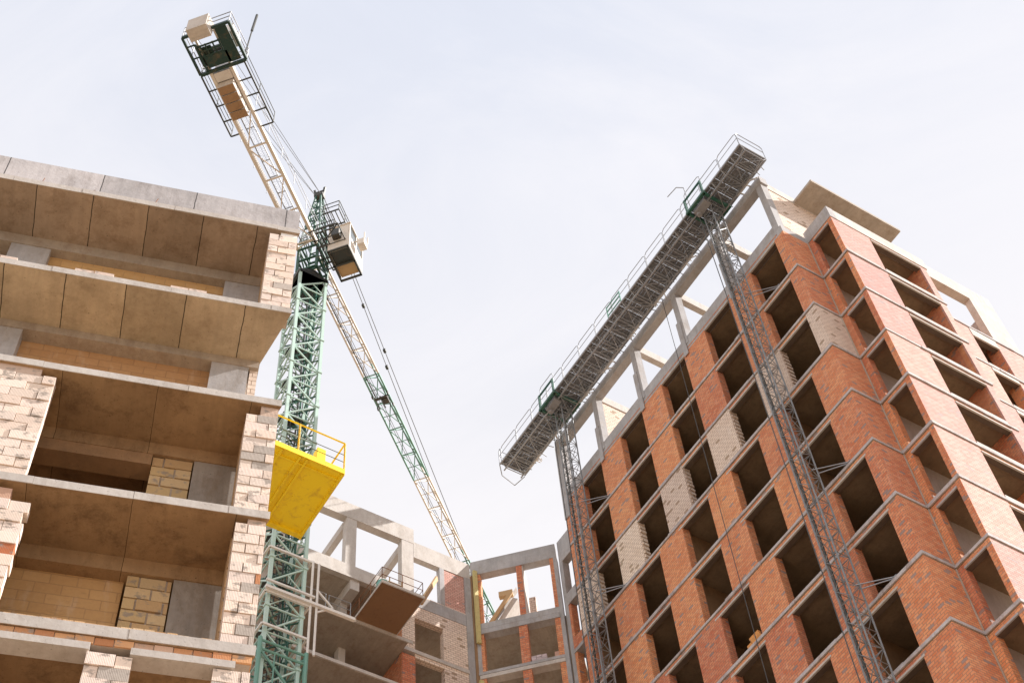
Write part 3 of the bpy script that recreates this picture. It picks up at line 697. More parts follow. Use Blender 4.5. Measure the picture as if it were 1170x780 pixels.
mp('floor_beam', M['conc'], (-6.1, -3.36, YM - 0.02, YM + 0.3, tz(-6.2), tz(-5.47)))
mp('floor_slab', M['soffit_far'], (-6.7, -3.0, YM + 0.301, YM + 6, tz(-6.2), tz(-6.0)))
mp('brick_band', M['cream'], (-6.1, -3.36, YM, YM + 0.3, tz(-6.95), tz(-6.202)))
mp('brick_band', M['cream'], (-6.12, -3.36, YM, YM + 0.3, tz(-5.46), tz(-5.40)))
for k, (z1, z0) in enumerate(((-6.952, -9.0), (-9.42, -12.0), (-12.42, -15.0), (-15.42, -18.0))):
    top = -6.21 if k == 0 else z1
    mp('brick_pier', M['red'] if k != 0 else M['cream'], (-6.76, -6.11, YM - 0.02, YM + 0.34, tz(z0), tz(top)))
    mp('brick_jamb', M['red'], (-6.78, -6.762, YM + 0.0, YM + 2.6, tz(z0), tz(top)))
    mp('brick_pier', M['cream'], (-4.62, -3.36, YM, YM + 0.3, tz(z0), tz(z1)))
    mp('inner_wall', M['inner'], (-6.75, -3.3, YM + 3.5, YM + 3.7, tz(z0), tz(z1 - .2)))
for z in (-9.0, -12.0, -15.0, -18.0):
    mp('slab_edge', M['conc_light'], (-6.75, -3.36, YM - 0.06, YM + 0.3, tz(z - 0.2), tz(z) - 0.001))
    mp('brick_strip', M['cream'], (-6.1, -3.36, YM, YM + 0.28, tz(z - 0.42), tz(z - 0.202)))
    mp('floor_slab', M['soffit_far'], (-6.75, -3.3, YM + 0.301, YM + 6, tz(z - 0.2), tz(z) - 0.001))
# deep open floors at the left with a balcony edge pushed forward
YE = 21.3
for k, z in enumerate((-9.2, -11.95, -14.95, -17.95)):
    mp('balcony_slab', M['soffit_far'], (-15.5, -6.8, YE + 0.021, YM + 7, tz(z - 0.2), tz(z) - 0.001))
    mp('slab_edge', M['conc_light'], (-15.5, -6.55, YE - 0.02, YE + 0.02, tz(z - 0.17), tz(z)))
    hz = tz(z) + 0.001
    zc = (tz(-6.66), tz(-9.402), tz(-12.152), tz(-15.152))[k]
    mp('column', M['conc_light'], (-9.33, -9.0, 22.9, 23.3, hz, zc))
    mp('column', M['conc_light'], (-13.2, -12.8, 22.9, 23.3, hz, zc if k else tz(-6.04)))
    if k: mp('inner_wall', M['inner'], (-15, -6.8, YM + 4.0, YM + 4.2, hz, zc))
    if k: mp('side_wall', M['conc_light'], (-9.7, -9.4, 24.0, 25.88, hz, zc))
mp('column', M['conc_light'], (-9.33, -9.0, 22.9, 23.3, 0.005, tz(-18.16)), (-13.2, -12.8, 22.9, 23.3, 0.005, tz(-18.16)), (-6.7, -3.1, YM, YM + 0.4, 0.005, tz(-18.21)))
# rebar and props standing on the upper balcony
for x, h in ((-8.85, 0.9), (-8.55, 0.6), (-8.3, 0.75), (-8.05, 1.5)):
    t_ = MB(); t_.tube((x, 21.5, tz(-9.2)), (x + 0.02, 21.5, tz(-9.2) + h), 0.035, 6); t_.build('steel_prop', M['rust'], MW)
def rail_panels(F, pts, zb, h, mat, posts=1.2, r=0.018, name='railing', mids=1):
    t_ = MB()
    for (p, q) in zip(pts, pts[1:]):
        L_ = math.dist(p, q); n = max(1, round(L_ / posts))
        for i in range(n + 1):
            x = p[0] + (q[0] - p[0]) * i / n; y = p[1] + (q[1] - p[1]) * i / n
            t_.tube((x, y, zb), (x, y, zb + h), r, 6)
        for m_ in range(mids + 1):
            z = zb + h * (1 - 0.48 * m_)
            t_.tube((p[0], p[1], z), (q[0], q[1], z), r, 6)
    return t_.build(name, mat, F)
rail_panels(MW, [(-12.2, YE + 0.05), (-10.8, YE + 0.05)], tz(-9.2), 0.9, M['galv'], 1.4)
rail_panels(MW, [(-10.65, YE + 0.05), (-9.6, YE + 0.05)], tz(-9.2), 0.9, M['galv'], 1.05)

# brown loading platform on the wing
PB = Frame('loading_platform', T_LOC, T_RZ, (-8.4, 20.2, tz(-9.2)))
tag(PB.o, 'brown plywood loading platform with thin steel railing jutting from the wing', 'platform', )
zp = tz(-9.196)
t_ = MB(); t_.box(-9.4, -7.38, 18.9, 22.4, zp, zp + 0.05); t_.build('deck_board', M['plywood'], PB)
t_ = MB()
t_.box(-9.43, -7.35, 18.84, 18.895, zp - 0.03, zp + 0.11); t_.box(-9.43, -9.402, 18.9, 22.2, zp - 0.02, zp + 0.1); t_.box(-7.378, -7.35, 18.9, 22.2, zp - 0.02, zp + 0.1)
t_.build('edge_board', M['conc_light'], PB)
rail_panels(PB, [(-9.38, 22.0), (-9.38, 18.93), (-7.4, 18.93), (-7.4, 21.9)], zp + 0.05, 0.95, M['rust'], 1.1, 0.016)
bx = Frame('barrel', T_LOC, T_RZ, (-9.0, 19.6, zp + 0.05))
tag(bx.o, 'small teal barrel standing on the brown loading platform', 'barrel')
t_ = MB(); t_.tube((-9.0, 19.6, zp + 0.055), (-9.0, 19.6, zp + 0.75), 0.26, 16)
t_.tube((-9.0, 19.6, zp + 0.28), (-9.0, 19.6, zp + 0.31), 0.275, 16); t_.tube((-9.0, 19.6, zp + 0.52), (-9.0, 19.6, zp + 0.55), 0.275, 16); t_.build('drum', M['barrel'], bx)
t_ = MB(); t_.tube((-9.0, 19.6, zp + 0.75), (-9.0, 19.6, zp + 0.80), 0.27, 16); t_.build('lid', M['barrel'], bx)
bx = Frame('wooden_crate', T_LOC, T_RZ, (-8.35, 19.9, zp + 0.05))
tag(bx.o, 'brown wooden crate behind the barrel on the brown loading platform', 'crate')
for i in range(5):
    z = zp + 0.055 + i * 0.22
    t_ = MB(); t_.box(-8.7, -8.02, 19.6, 19.63, z, z + 0.19); t_.box(-8.7, -8.67, 19.631, 20.2, z, z + 0.19); t_.box(-8.05, -8.02, 19.631, 20.2, z, z + 0.19); t_.build('slat', M['plywood'], bx)
t_ = MB()
for x in (-8.66, -8.06): t_.bar((x, 19.585, zp + 0.05), (x, 19.585, zp + 1.35), 0.05, 0.03)
t_.build('batten', M['timber'], bx)
bm = Frame('timber_beam', T_LOC, T_RZ, (-7.2, 20.4, tz(-9.1)))
tag(bm.o, 'long timber beam leaning up from the corner of the brown loading platform', 'beam')
t_ = MB(); t_.bar((-7.33, 19.2, tz(-9.12)), (-4.92, 21.83, tz(-3.85)), 0.10, 0.22); t_.build('beam', M['timber'], bm)

# stack of bricks standing in the opening of the corner block
for (u0, u1, n, lab) in ((-1.68, -0.98, 3, 'low stack of pale violet bricks on the sill of the angled block'), (-0.62, -0.30, 3, 'short pile of pinkish bricks at the right jamb of the angled block opening')):
    F = Frame('brick_stack', T_LOC, T_RZ, tuple(MN @ Vector(((u0 + u1) / 2, 0.3, tz(-9.0)))))
    tag(F.o, lab, 'bricks', 'brick stacks in the angled block')
    for r in range(n):
        x = u0
        while x < u1 - 0.05:
            t_ = MB(); t_.M = MN; c = random.uniform(0.85, 1.1)
            t_.colr = (0.60 * c, 0.50 * c, 0.52 * c, 1) if n == 3 and u0 < -1 else (0.62 * c, 0.38 * c, 0.3 * c, 1)
            t_.box(x, x + 0.22, 0.05 + random.uniform(0, 0.03), 0.3, tz(-8.998) + r * 0.125, tz(-8.998) + r * 0.125 + 0.115)
            t_.build('brick', M['block'], F); x += 0.235

# =================================================================== MAST CLIMBER on the tower
MC = Frame('mast_climbing_platform', T_LOC, T_RZ, (-0.95, 9, 0))
tag(MC.o, 'long grey mast climbing platform with railings hanging along the top of the brick tower', 'work platform')
PX0, PX1, PY0, PY1, PZ = -1.75, -0.22, -0.85, 20.35, tz(4.95)
t_ = MB(); y = PY0
while y < PY1:      # sheet panels with gaps
    y2 = min(PY1, y + 0.5)
    x = PX0 + 0.04
    while x < PX1 - 0.1:
        t_.box(x, x + 0.17, y + 0.008, y2 - 0.008, PZ + 0.10 + random.uniform(0, 0.02), PZ + 0.135); x += 0.182
    y = y2
t_.build('deck_panel', M['mesh'], MC)
fr = MB()
for x in (PX0, PX1): fr.bar((x, PY0, PZ + 0.05), (x, PY1, PZ + 0.05), 0.06, 0.1); 
for x in (PX0 + 0.25, PX1 - 0.25):
    fr.bar((x, PY0, PZ - 0.30), (x, PY1, PZ - 0.30), 0.06, 0.06)
y = PY0; i = 0
while y < PY1 + 0.01:
    fr.bar((PX0, y, PZ + 0.05), (PX1, y, PZ + 0.05), 0.045, 0.07)
    fr.bar((PX0 + 0.25, y, PZ - 0.30), (PX1 - 0.25, y, PZ - 0.30), 0.035)
    for xx in (PX0, PX1): fr.bar((xx, y, PZ + 0.05), (PX0 + 0.25 if xx == PX0 else PX1 - 0.25, y, PZ - 0.30), 0.03)
    if y + 0.75 <= PY1 + 0.01:
        for xx in (PX0 + 0.25, PX1 - 0.25):
            fr.bar((xx, y, PZ - 0.30 if i % 2 else PZ + 0.03), (xx, y + 0.75, PZ + 0.03 if i % 2 else PZ - 0.30), 0.03)
        fr.bar((PX0 if i % 2 else PX1, y, PZ + 0.04), (PX1 if i % 2 else PX0, y + 0.75, PZ + 0.04), 0.03)
        fr.bar((PX0 + 0.25 if i % 2 else PX1 - 0.25, y, PZ - 0.30), (PX1 - 0.25 if i % 2 else PX0 + 0.25, y + 0.75, PZ - 0.30), 0.03)
        fr.bar((PX0, y + 0.37, PZ + 0.05), (PX1, y + 0.37, PZ + 0.05), 0.03, 0.05)
    y += 0.75; i += 1
fr.build('truss_frame', M['galv'], MC)
# sliding extension planks towards the facade
t_ = MB(); y = PY0 + 0.3
while y < PY1 - 0.3:
    l_ = random.uniform(0.05, 0.42)
    t_.bar((PX1 - 0.5, y, PZ + 0.02), (PX1 + l_, y + random.uniform(-0.25, 0.25), PZ + 0.0), 0.04, 0.03)
    y += random.uniform(0.25, 0.6)
t_.build('extension_bracket', M['galv'], MC)
y = PY0 + 1.7
while y < PY1 - 0.5:
    t_ = MB()
    t_.bar((PX1 - 0.05, y - 0.5, PZ - 0.045), (PX1 - 0.05, y + 0.5, PZ - 0.045), 0.05)
    for _ in range(3):
        dy = random.uniform(-0.45, 0.45); t_.bar((PX1 - random.uniform(0.06, 0.2), y + dy, PZ - 0.045), (PX1 + random.uniform(0.05, 0.25), y + dy + random.uniform(-0.5, 0.5), PZ - 0.05 + random.uniform(-0.1, 0.05)), 0.05, 0.025)
    y += 2.3
    t_.build('support_bracket', M['white'], MC)
def guard(F, p, q, zb, h, mat, r=0.02):
    """guard frame with rounded upper corners"""
    t_ = MB(); p = Vector((*p, zb)); q = Vector((*q, zb)); d = (q - p).normalized(); c = 0.12; u = Vector((0, 0, h))
    pts = [p, p + Vector((0, 0, h - c)), p + u + d * c, q + u - d * c, q + Vector((0, 0, h - c)), q]
    t_.poly(pts, r); t_.tube(p + u * 0.55, q + u * 0.55, r * 0.85, 6)
    t_.build('guard_rail', mat, F)
y = PY0
while y < PY1 - 0.2:
    y2 = min(PY1, y + 1.48); guard(MC, (PX0, y + 0.02), (PX0, y2 - 0.02), PZ + 0.12, 1.1, M['galv']); y = y2 + 0.02
guard(MC, (PX0, PY0), (PX1, PY0), PZ + 0.12, 1.1, M['galv']); guard(MC, (PX0, PY1), (PX1, PY1), PZ + 0.12, 1.1, M['galv'])
t_ = MB()
for z in (0.25, 0.6, 0.95): t_.bar((PX0 - 0.03, 8.9, PZ + z), (PX0 - 0.03, 10.0, PZ + z), 0.05)
for y in (8.9, 10.0): t_.bar((PX0 - 0.03, y, PZ + 0.1), (PX0 - 0.03, y, PZ + 1.0), 0.05)
t_.build('green_gate', M['green'], MC)
t_ = MB(); t_.poly([(PX1, PY1, PZ - 0.05), (PX1 - 0.3, PY1 + 0.55, PZ - 0.35), (PX0 + 0.3, PY1 + 0.3, PZ - 0.35), (PX0, PY1, PZ)], 0.025); t_.build('end_bracket', M['galv'], MC)
t_ = MB(); t_.poly([(PX0, 3.0, PZ + 0.1), (PX0 - 0.05, 3.0, PZ + 2.1), (PX0 - 0.25, 3.25, PZ + 2.35), (PX0 - 0.3, 3.9, PZ + 2.4)], 0.025); t_.build('lamp_pole', M['galv'], MC)
def lattice_mast(F, cx, cy, s, z0, z1, bay, mat, name='mast', rung=0.022, leg=0.045):
    t_ = MB(); h = s / 2; C4 = [(cx - h, cy - h), (cx + h, cy - h), (cx + h, cy + h), (cx - h, cy + h)]
    for c in C4: t_.tube((*c, z0), (*c, z1), leg, 8)
    z = z0; i = 0
    while z < z1 - 0.01:
        z2 = min(z1, z + bay)
        for j in range(4):
            a, b_ = C4[j], C4[(j + 1) % 4]
            t_.tube((*a, z), (*b_, z), rung, 5, caps=False)
            if (i + j) % 2: a, b_ = b_, a
            t_.tube((*a, z), (*b_, z2), rung, 5, caps=False)
        z = z2; i += 1
    o = t_.build(name, mat, F)
    return o
MX = -0.95
for my in (2.55, 15.55):
    o = lattice_mast(MC, MX, my, 0.58, 0.1, tz(5.35), 0.7, M['mast'], rung=0.016, leg=0.034)
    t_ = MB()                          # toothed rack on the mast
    t_.box(MX - 0.03, MX + 0.03, my + 0.36, my + 0.44, 0.2, tz(5.3)); z = tz(-28)
    while z < tz(5.2): t_.box(MX - 0.04, MX + 0.04, my + 0.44, my + 0.48, z, z + 0.12); z += 0.8
    t_.build('gear_rack', M['dark'], Sub(o, MC.off))
    part('mast_base', M['conc'], MC, (MX - 0.7, MX + 0.7, my - 0.7, my + 0.7, 0.003, 0.1))
    # drive unit
    t_ = MB()
    for yy in (my - 0.62, my + 0.62):
        t_.bar((PX0 - 0.12, yy, PZ - 0.22), (PX1 - 0.1, yy, PZ - 0.22), 0.12, 0.16); t_.bar((PX0 - 0.12, yy, PZ - 0.2), (PX0 - 0.12, yy, PZ + 0.95), 0.09)
    t_.bar((PX0 - 0.12, my - 0.7, PZ - 0.22), (PX0 - 0.12, my + 0.7, PZ - 0.22), 0.14, 0.16); t_.bar((PX1 - 0.12, my - 0.7, PZ - 0.22), (PX1 - 0.12, my + 0.7, PZ - 0.22), 0.1, 0.14)
    t_.bar((PX0 - 0.12, my - 0.62, PZ + 0.9), (PX0 - 0.12, my + 0.62, PZ + 0.9), 0.08)
    t_.build('drive_frame', M['green_dark'], MC)
    t_ = MB(); t_.box(PX0 + 0.05, PX0 + 0.45, my - 0.42, my + 0.42, PZ - 0.42, PZ - 0.16); t_.tube((PX0 + 0.25, my + 0.3, PZ - 0.6), (PX0 + 0.25, my + 0.3, PZ - 0.3), 0.12, 10); t_.build('gear_motor', M['deck'], MC)
    guard(MC, (PX0 - 0.02, my - 0.6), (PX0 - 0.02, my + 0.6), PZ + 0.3, 1.35, M['galv'])
    for k in ((1, 5, 7, 9) if my < 9 else (1, 3, 6, 9)):
        z = tz(-3 * k + 0.06)
        t_ = MB(); t_.bar((MX, my - 0.31, z), (-0.0, my - 1.25, z), 0.03); t_.bar((MX + 0.31, my - 0.31, z), (-0.0, my - 1.15, z), 0.03)
        t_.bar((-0.02, my - 1.35, z), (-0.02, my - 1.05, z), 0.04); t_.build('wall_tie', M['galv'], MC)
    t_ = MB(); t_.tube((MX - 0.45, my + 0.42, 0.2), (MX - 0.45, my + 0.42, PZ), 0.022, 6); t_.build('power_cable', M['rope'], MC)
cb = MB(); cb.tube((-0.16, 7.75, 0.5), (-0.16, 7.75, tz(4.9)), 0.017, 6)
tag(cb.build('hanging_cable', M['rope']), 'thin dark cable hanging straight down the orange brick facade from the work platform', 'cable')
bpy.data.objects['hanging_cable'].location = T_LOC; bpy.data.objects['hanging_cable'].rotation_euler = (0, 0, T_RZ)

# =================================================================== TOWER CRANE
CX, CY = -15.434, 15.526          # in the tower frame
mT = Matrix.Translation(Vector(T_LOC)) @ Matrix.Rotation(T_RZ, 4, 'Z')
CW = mT @ Vector((CX, CY, 0))
CR = Frame('tower_crane', CW, 0)
tag(CR.o, 'tower crane with green lattice mast and ivory and green jib rising behind the left block', 'crane')
MM = Matrix.Rotation(T_RZ, 4, 'Z')      # mast squared with the buildings
JZ = 64.0 + CAMZ
MS = 1.33; h = MS / 2; C4 = [(-h, -h), (h, -h), (h, h), (-h, h)]
legs = MB(); legs.M = MM; br = MB(); br.M = MM; fl = MB(); fl.M = MM
ZT = JZ - 2.6
for (x, y) in C4:
    legs.box(x - 0.065, x + 0.065, y - 0.065, y + 0.065, 0.3, ZT)
z = 0.4; i = 0; bay = 1.25
while z < ZT - 0.2:
    z2 = min(ZT, z + bay)
    for j in range(4):
        a, b_ = C4[j], C4[(j + 1) % 4]
        br.bar((*a, z), (*b_, z), 0.055)
        p_, q_ = (a, b_) if (i + (j % 2)) % 2 else (b_, a)
        br.bar((*p_, z), (*q_, z2), 0.06)
        m_ = ((a[0] + b_[0]) / 2, (a[1] + b_[1]) / 2)
        br.bar((*q_, z), (*m_, (z + z2) / 2), 0.035)
    if i % 2 == 0:
        for (x, y) in C4: legs.box(x - 0.10, x + 0.10, y - 0.10, y + 0.10, z - 0.05, z + 0.05)
        br.bar((*C4[0], z), (*C4[2], z), 0.045)
    z = z2; i += 1
legs.build('mast_legs', M['mint'], CR)
br.build('mast_bracing', M['mint'], CR)
ib = MB(); ib.M = MM; q_ = 0.36; Q4 = [(-q_, -q_), (q_, -q_), (q_, q_), (-q_, q_)]; z = 0.6; i = 0
for c in Q4[1:3]: ib.bar((*c, 0.6), (*c, ZT), 0.07)
while z < ZT - 1:
    for j in range(4):
        a, b_ = Q4[j], Q4[(j + 1) % 4]
        if (i + j) % 2: a, b_ = b_, a
        ib.bar((*a, z), (*b_, z + 0.9), 0.04)
    ib.bar((*C4[1], z), (*C4[3], z), 0.05)
    z += 0.9; i += 1
ib.build('inner_bracing', M['green_dark'], CR)
sv_ = MB(); sv_.M = MM; h2 = 0.86; S4 = [(-h2, -h2), (h2, -h2), (h2, h2), (-h2, h2)]
for c in S4: sv_.tube((*c, 34.0), (*c, 38.6), 0.085, 8)
for j in range(4):
    a, b_ = S4[j], S4[(j + 1) % 4]
    for z in (34.0, 36.2, 38.1, 38.5): sv_.tube((*a, z), (*b_, z), 0.05, 6)
    sv_.tube((*a, 34.1), (*b_, 36.2), 0.045, 6); sv_.tube((*b_, 36.2), (*a, 38.1), 0.045, 6)
    sv_.tube(((a[0] * 2 + b_[0]) / 3, (a[1] * 2 + b_[1]) / 3, 34.1), ((a[0] * 2 + b_[0]) / 3, (a[1] * 2 + b_[1]) / 3, 38.1), 0.03, 6)
for (x, y) in S4: sv_.bar((x, y, 36.2), (x * 0.75, y * 0.75, 36.2), 0.06); sv_.bar((x, y, 38.3), (x * 0.75, y * 0.75, 38.3), 0.06)
sv_.build('climbing_frame', M['green'], CR)
ld = MB(); ld.M = MM
for dx in (-0.2, 0.2): ld.bar((dx, 0.28, 0.5), (dx, 0.28, ZT + 1), 0.05)
z = 0.6
while z < ZT: ld.bar((-0.2, 0.28, z), (0.2, 0.28, z), 0.025); z += 0.3
z = 5.0; i = 0
while z < ZT:
    ld.box(-0.55, 0.55 if i % 2 else -0.05, -0.1, 0.52, z, z + 0.03); z += 2.5; i += 1
for k_ in range(8):
    a_ = 2 * math.pi * k_ / 8; ld.bar((0.33 * math.cos(a_), 0.05 + 0.3 * math.sin(a_), 30), (0.33 * math.cos(a_), 0.05 + 0.3 * math.sin(a_), ZT), 0.02)
ld.build('mast_ladder', M['dark'], CR)
t_ = MB(); t_.box(-2.4, 2.4, -2.4, 2.4, 0.004, 0.4); t_.build('foundation', M['conc'], CR)
# slewing part
sl = MB(); sl.M = MM
sl.tube((0, 0, ZT), (0, 0, ZT + 0.3), 0.78, 24); sl.tube((0, 0, ZT + 0.3), (0, 0, ZT + 0.5), 0.7, 24)
for (x_, y_) in ((0, 1), (1, 0), (0, -1), (-1, 0)): sl.bar((x_ * .72 - y_ * .72, y_ * .72 - x_ * .72, ZT - 0.1), (x_ * .72 + y_ * .72, y_ * .72 + x_ * .72, ZT - 0.1), 0.14, 0.2); sl.build('slewing_ring', M['dark'], CR)
JR = Matrix.Rotation(R(76.7), 4, 'Z') @ Matrix.Translation((0, -0.21, 0))
tt = MB(); tt.M = JR
for (x, y) in ((-0.6, -0.5), (0.6, -0.5), (0.6, 0.5), (-0.6, 0.5)):
    tt.bar((x, y, ZT + 0.5), (x, y, JZ + 0.6), 0.12)
for z in (ZT + 0.6, ZT + 1.5, JZ, JZ + 0.6):
    for (p_, q_) in (((-0.6, -0.5), (0.6, -0.5)), ((0.6, -0.5), (0.6, 0.5)), ((0.6, 0.5), (-0.6, 0.5)), ((-0.6, 0.5), (-0.6, -0.5))):
        tt.bar((*p_, z), (*q_, z), 0.09)
for y in (-0.5, 0.5): tt.bar((-0.6, y, ZT + 0.6), (0.6, y, ZT + 1.6), 0.07); tt.bar((-0.6, y, JZ), (0.6, y, ZT + 1.5), 0.07)
# cat head
AX, AZ = 0.1, JZ + 6.4
for (x, y) in ((-0.6, -0.5), (0.6, -0.5), (0.6, 0.5), (-0.6, 0.5)):
    tt.bar((x, y, JZ + 0.6), (AX + x * 0.2, y * 0.25, AZ), 0.09)
for i in range(1, 7):
    t0 = i / 7; t1 = (i - 1) / 7
    def cp_(x, y, t): return (x + (AX + x * 0.2 - x) * t, y * (1 - 0.75 * t), JZ + 0.6 + (AZ - JZ - 0.6) * t)
    q4 = ((-0.6, -0.5), (0.6, -0.5), (0.6, 0.5), (-0.6, 0.5))
    for j in range(4):
        tt.bar(cp_(*q4[j], t0), cp_(*q4[(j + 1) % 4], t0), 0.05); tt.bar(cp_(*q4[j], t1), cp_(*q4[(j + 1) % 4], t0), 0.045)
tt.build('slewing_tower', M['green_dark'], CR)
t_ = MB(); t_.M = JR
for dy in (-0.18, 0.18): t_.bar((AX, dy, AZ - 0.1), (AX - 0.05, dy * 1.6, AZ + 0.75), 0.12, 0.1)
t_.tube((AX, -0.25, AZ), (AX, 0.25, AZ), 0.2, 12); t_.tube((AX, -0.2, AZ + 0.35), (AX, 0.2, AZ + 0.35), 0.14, 12); t_.build('apex_pulleys', M['dark'], CR)
# service platforms round the head
def cage(x0, x1, y0, y1, z, hh, mat, name='service_platform', floor=True):
    t_ = MB(); t_.M = JR
    if floor:
        for k_ in range(5):
            yy = y0 + (y1 - y0) * k_ / 4; t_.bar((x0, yy, z), (x1, yy, z), 0.05)
        n = max(2, round((x1 - x0) / 0.7))
        for k_ in range(n + 1):
            xx = x0 + (x1 - x0) * k_ / n; t_.bar((xx, y0, z), (xx, y1, z), 0.06)
    for zz in (z + hh, z + hh * 0.55):
        for p_, q_ in (((x0, y0), (x1, y0)), ((x1, y0), (x1, y1)), ((x1, y1), (x0, y1)), ((x0, y1), (x0, y0))): t_.bar((*p_, zz), (*q_, zz), 0.035)
    for p_ in ((x0, y0), (x1, y0), (x1, y1), (x0, y1), ((x0 + x1) / 2, y0), ((x0 + x1) / 2, y1)): t_.bar((*p_, z), (*p_, z + hh), 0.035)
    return t_.build(name, mat, CR)
cage(-0.3, 1.3, -1.35, -0.5, JZ + 3.5, 0.9, M['dark'])
cage(-1.2, 1.0, -1.6, -0.62, JZ - 0.05, 0.8, M['dark'])
# cab
t_ = MB(); t_.M = JR; t_.box(-0.10, 0.62, -2.2, -1.3, JZ - 1.75, JZ - 1.62); t_.build('cab_floor', M['timber'], CR)
cabm = MB(); cabm.M = JR
cabm.box(-0.95, 0.70, -2.32, -2.24, JZ - 1.78, JZ - 0.75); cabm.box(-0.95, -0.87, -2.239, -1.2, JZ - 1.78, JZ + 0.35); cabm.box(-0.869, 0.70, -1.25, -1.2, JZ - 1.6, JZ + 0.35)
cabm.box(-1.0, 0.74, -2.34, -1.18, JZ + 0.352, JZ + 0.40)
for x in (-0.9, -0.1, 0.66): cabm.bar((x, -2.28, JZ - .75), (x, -2.28, JZ + 0.35), 0.07)
co_ = cabm.build('cab', M['ivory'], CR)
t_ = MB(); t_.M = JR; t_.box(0.66, 0.68, -2.2, -1.27, JZ - 1.5, JZ + 0.34); t_.box(-0.85, 0.62, -2.27, -2.25, JZ - 0.74, JZ + 0.34); t_.build('cab_window', M['glass'], Sub(co_, CR.off))
t_ = MB(); t_.M = JR
t_.box(-0.86, -0.12, -2.2, -1.3, JZ - 1.74, JZ - 1.68)
for y in (-2.26, -1.24): t_.bar((-1.0, y, JZ - 1.84), (0.76, y, JZ - 1.84), 0.09)
for x in (-0.98, -0.12, 0.74): t_.bar((x, -2.3, JZ - 1.84), (x, -1.2, JZ - 1.84), 0.09)
for y in (-2.1, -1.3, -0.7): t_.bar((-1.9, y, JZ - 1.1), (0.4, y, JZ - 1.1), 0.05)
for x in (-1.9, -1.35, -0.95, -0.3, 0.3): t_.bar((x, -2.1, JZ - 1.1), (x, -0.6, JZ - 1.1), 0.05)
t_.box(-1.3, -0.98, -1.9, -1.5, JZ - 0.9, JZ - 0.4)
t_.bar((-1.9, -2.1, JZ - 1.1), (-0.6, -0.6, JZ - 0.4), 0.05); t_.bar((0.4, -2.1, JZ - 1.1), (0.4, -0.6, JZ - 0.2), 0.07)
t_.build('cab_bracket', M['dark'], CR)
t_ = MB(); t_.M = JR; t_.box(-0.55, -0.1, -2.9, -2.55, JZ - 1.2, JZ - 0.75); t_.bar((-0.3, -2.2, JZ - 0.4), (-0.3, -2.75, JZ - 0.6), 0.06); t_.bar((-0.5, -2.9, JZ - 0.7), (-0.5, -2.9, JZ - 0.2), 0.05); t_.bar((-0.1, -2.9, JZ - 0.7), (-0.1, -2.9, JZ - 0.1), 0.05); t_.build('lamp_box', M['ivory'], CR)
# counter jib
cj = MB(); cj.M = JR
for y in (0.54, -0.43):
    cj.box(-10.55, -0.6, y - 0.075, y + 0.075, JZ - 0.02, JZ + 0.26); cj.box(-12.5, -10.551, y - 0.05, y + 0.05, JZ + 0.12, JZ + 0.26)
i = 0; x = -8.3
while x < -0.9:
    x2 = min(-0.7, x + 1.85)
    cj.bar((x, -0.43, JZ + 0.08), (x, 0.54, JZ + 0.08), 0.07)
    cj.bar((x, 0.54 if i % 2 else -0.43, JZ + 0.05), (x2, -0.43 if i % 2 else 0.54, JZ + 0.05), 0.05)
    x = x2; i += 1
cj.build('counter_jib', M['ivory'], CR)
wk = MB(); wk.M = JR
for y in (0.28, -0.12): wk.bar((-8.2, y, JZ + 0.30), (-0.8, y, JZ + 0.30), 0.04, 0.08)
x = -8.2
while x < -0.8: wk.bar((x, -0.12, JZ + 0.3), (x, 0.28, JZ + 0.3), 0.03, 0.07); x += 0.9
for y_ in (-0.06, 0.0, 0.06, 0.12, 0.18, 0.24): wk.bar((-8.2, y_, JZ + 0.33), (-0.8, y_, JZ + 0.33), 0.012, 0.03)
for y in (0.75, -0.65):
    for z in (0.9, 1.35): wk.bar((-8.3, y, JZ + z), (-1.0, y, JZ + z), 0.025)
    x = -8.3
    while x < -0.9: wk.bar((x, y, JZ + 0.2), (x, y, JZ + 1.35), 0.025); x += 1.45
wk.build('walkway', M['galv'], CR)
sd = MB(); sd.M = JR       # side walkways at the tail
for (ya, yb) in ((0.62, 1.02), (-0.51, -1.10)):
    sd.bar((-10.5, yb, JZ + 0.05), (-7.3, yb, JZ + 0.05), 0.07)
    x = -10.5
    while x < -7.2: sd.bar((x, ya, JZ + 0.05), (x, yb, JZ + 0.05), 0.06); x += 0.8
    for z in (0.55, 1.1): sd.bar((-10.5, yb, JZ + z), (-7.3, yb, JZ + z), 0.03)
    x = -10.5
    while x < -7.2: sd.bar((x, yb, JZ + 0.05), (x, yb, JZ + 1.1), 0.03); x += 1.6
sd.build('side_walkway', M['dark'], CR)
mcp = MB(); mcp.M = JR      # machinery deck
mcp.bar((-12.5, 1.0, JZ - 0.02), (-10.6, 1.0, JZ - 0.02), 0.1, 0.16); mcp.bar((-12.5, -1.25, JZ - 0.02), (-10.6, -1.25, JZ - 0.02), 0.12, 0.2)
for x in (-12.5, -10.6): mcp.bar((x, -1.25, JZ - 0.02), (x, 1.0, JZ - 0.02), 0.12, 0.18)
mcp.bar((-12.0, 0.62, JZ), (-10.65, 0.62, JZ), 0.1)
for x in (-11.85, -11.6, -11.35): mcp.bar((x, -0.45, JZ + 0.02), (x, 0.6, JZ + 0.02), 0.07)
for y in (-0.45, -0.15, 0.2, 0.45): mcp.bar((-11.9, y, JZ + 0.02), (-11.3, y, JZ + 0.02), 0.06)
for x in (-12.0, -11.4): mcp.bar((x, 0.62, JZ), (x, 1.0, JZ), 0.06)
mcp.box(-11.3, -10.75, -0.6, 0.5, JZ, JZ + 0.06); mcp.box(-12.4, -10.7, -1.05, -0.5, JZ + 0.0, JZ + 0.06); mcp.box(-11.75, -11.3, 0.0, 0.5, JZ + 0.08, JZ + 0.12)
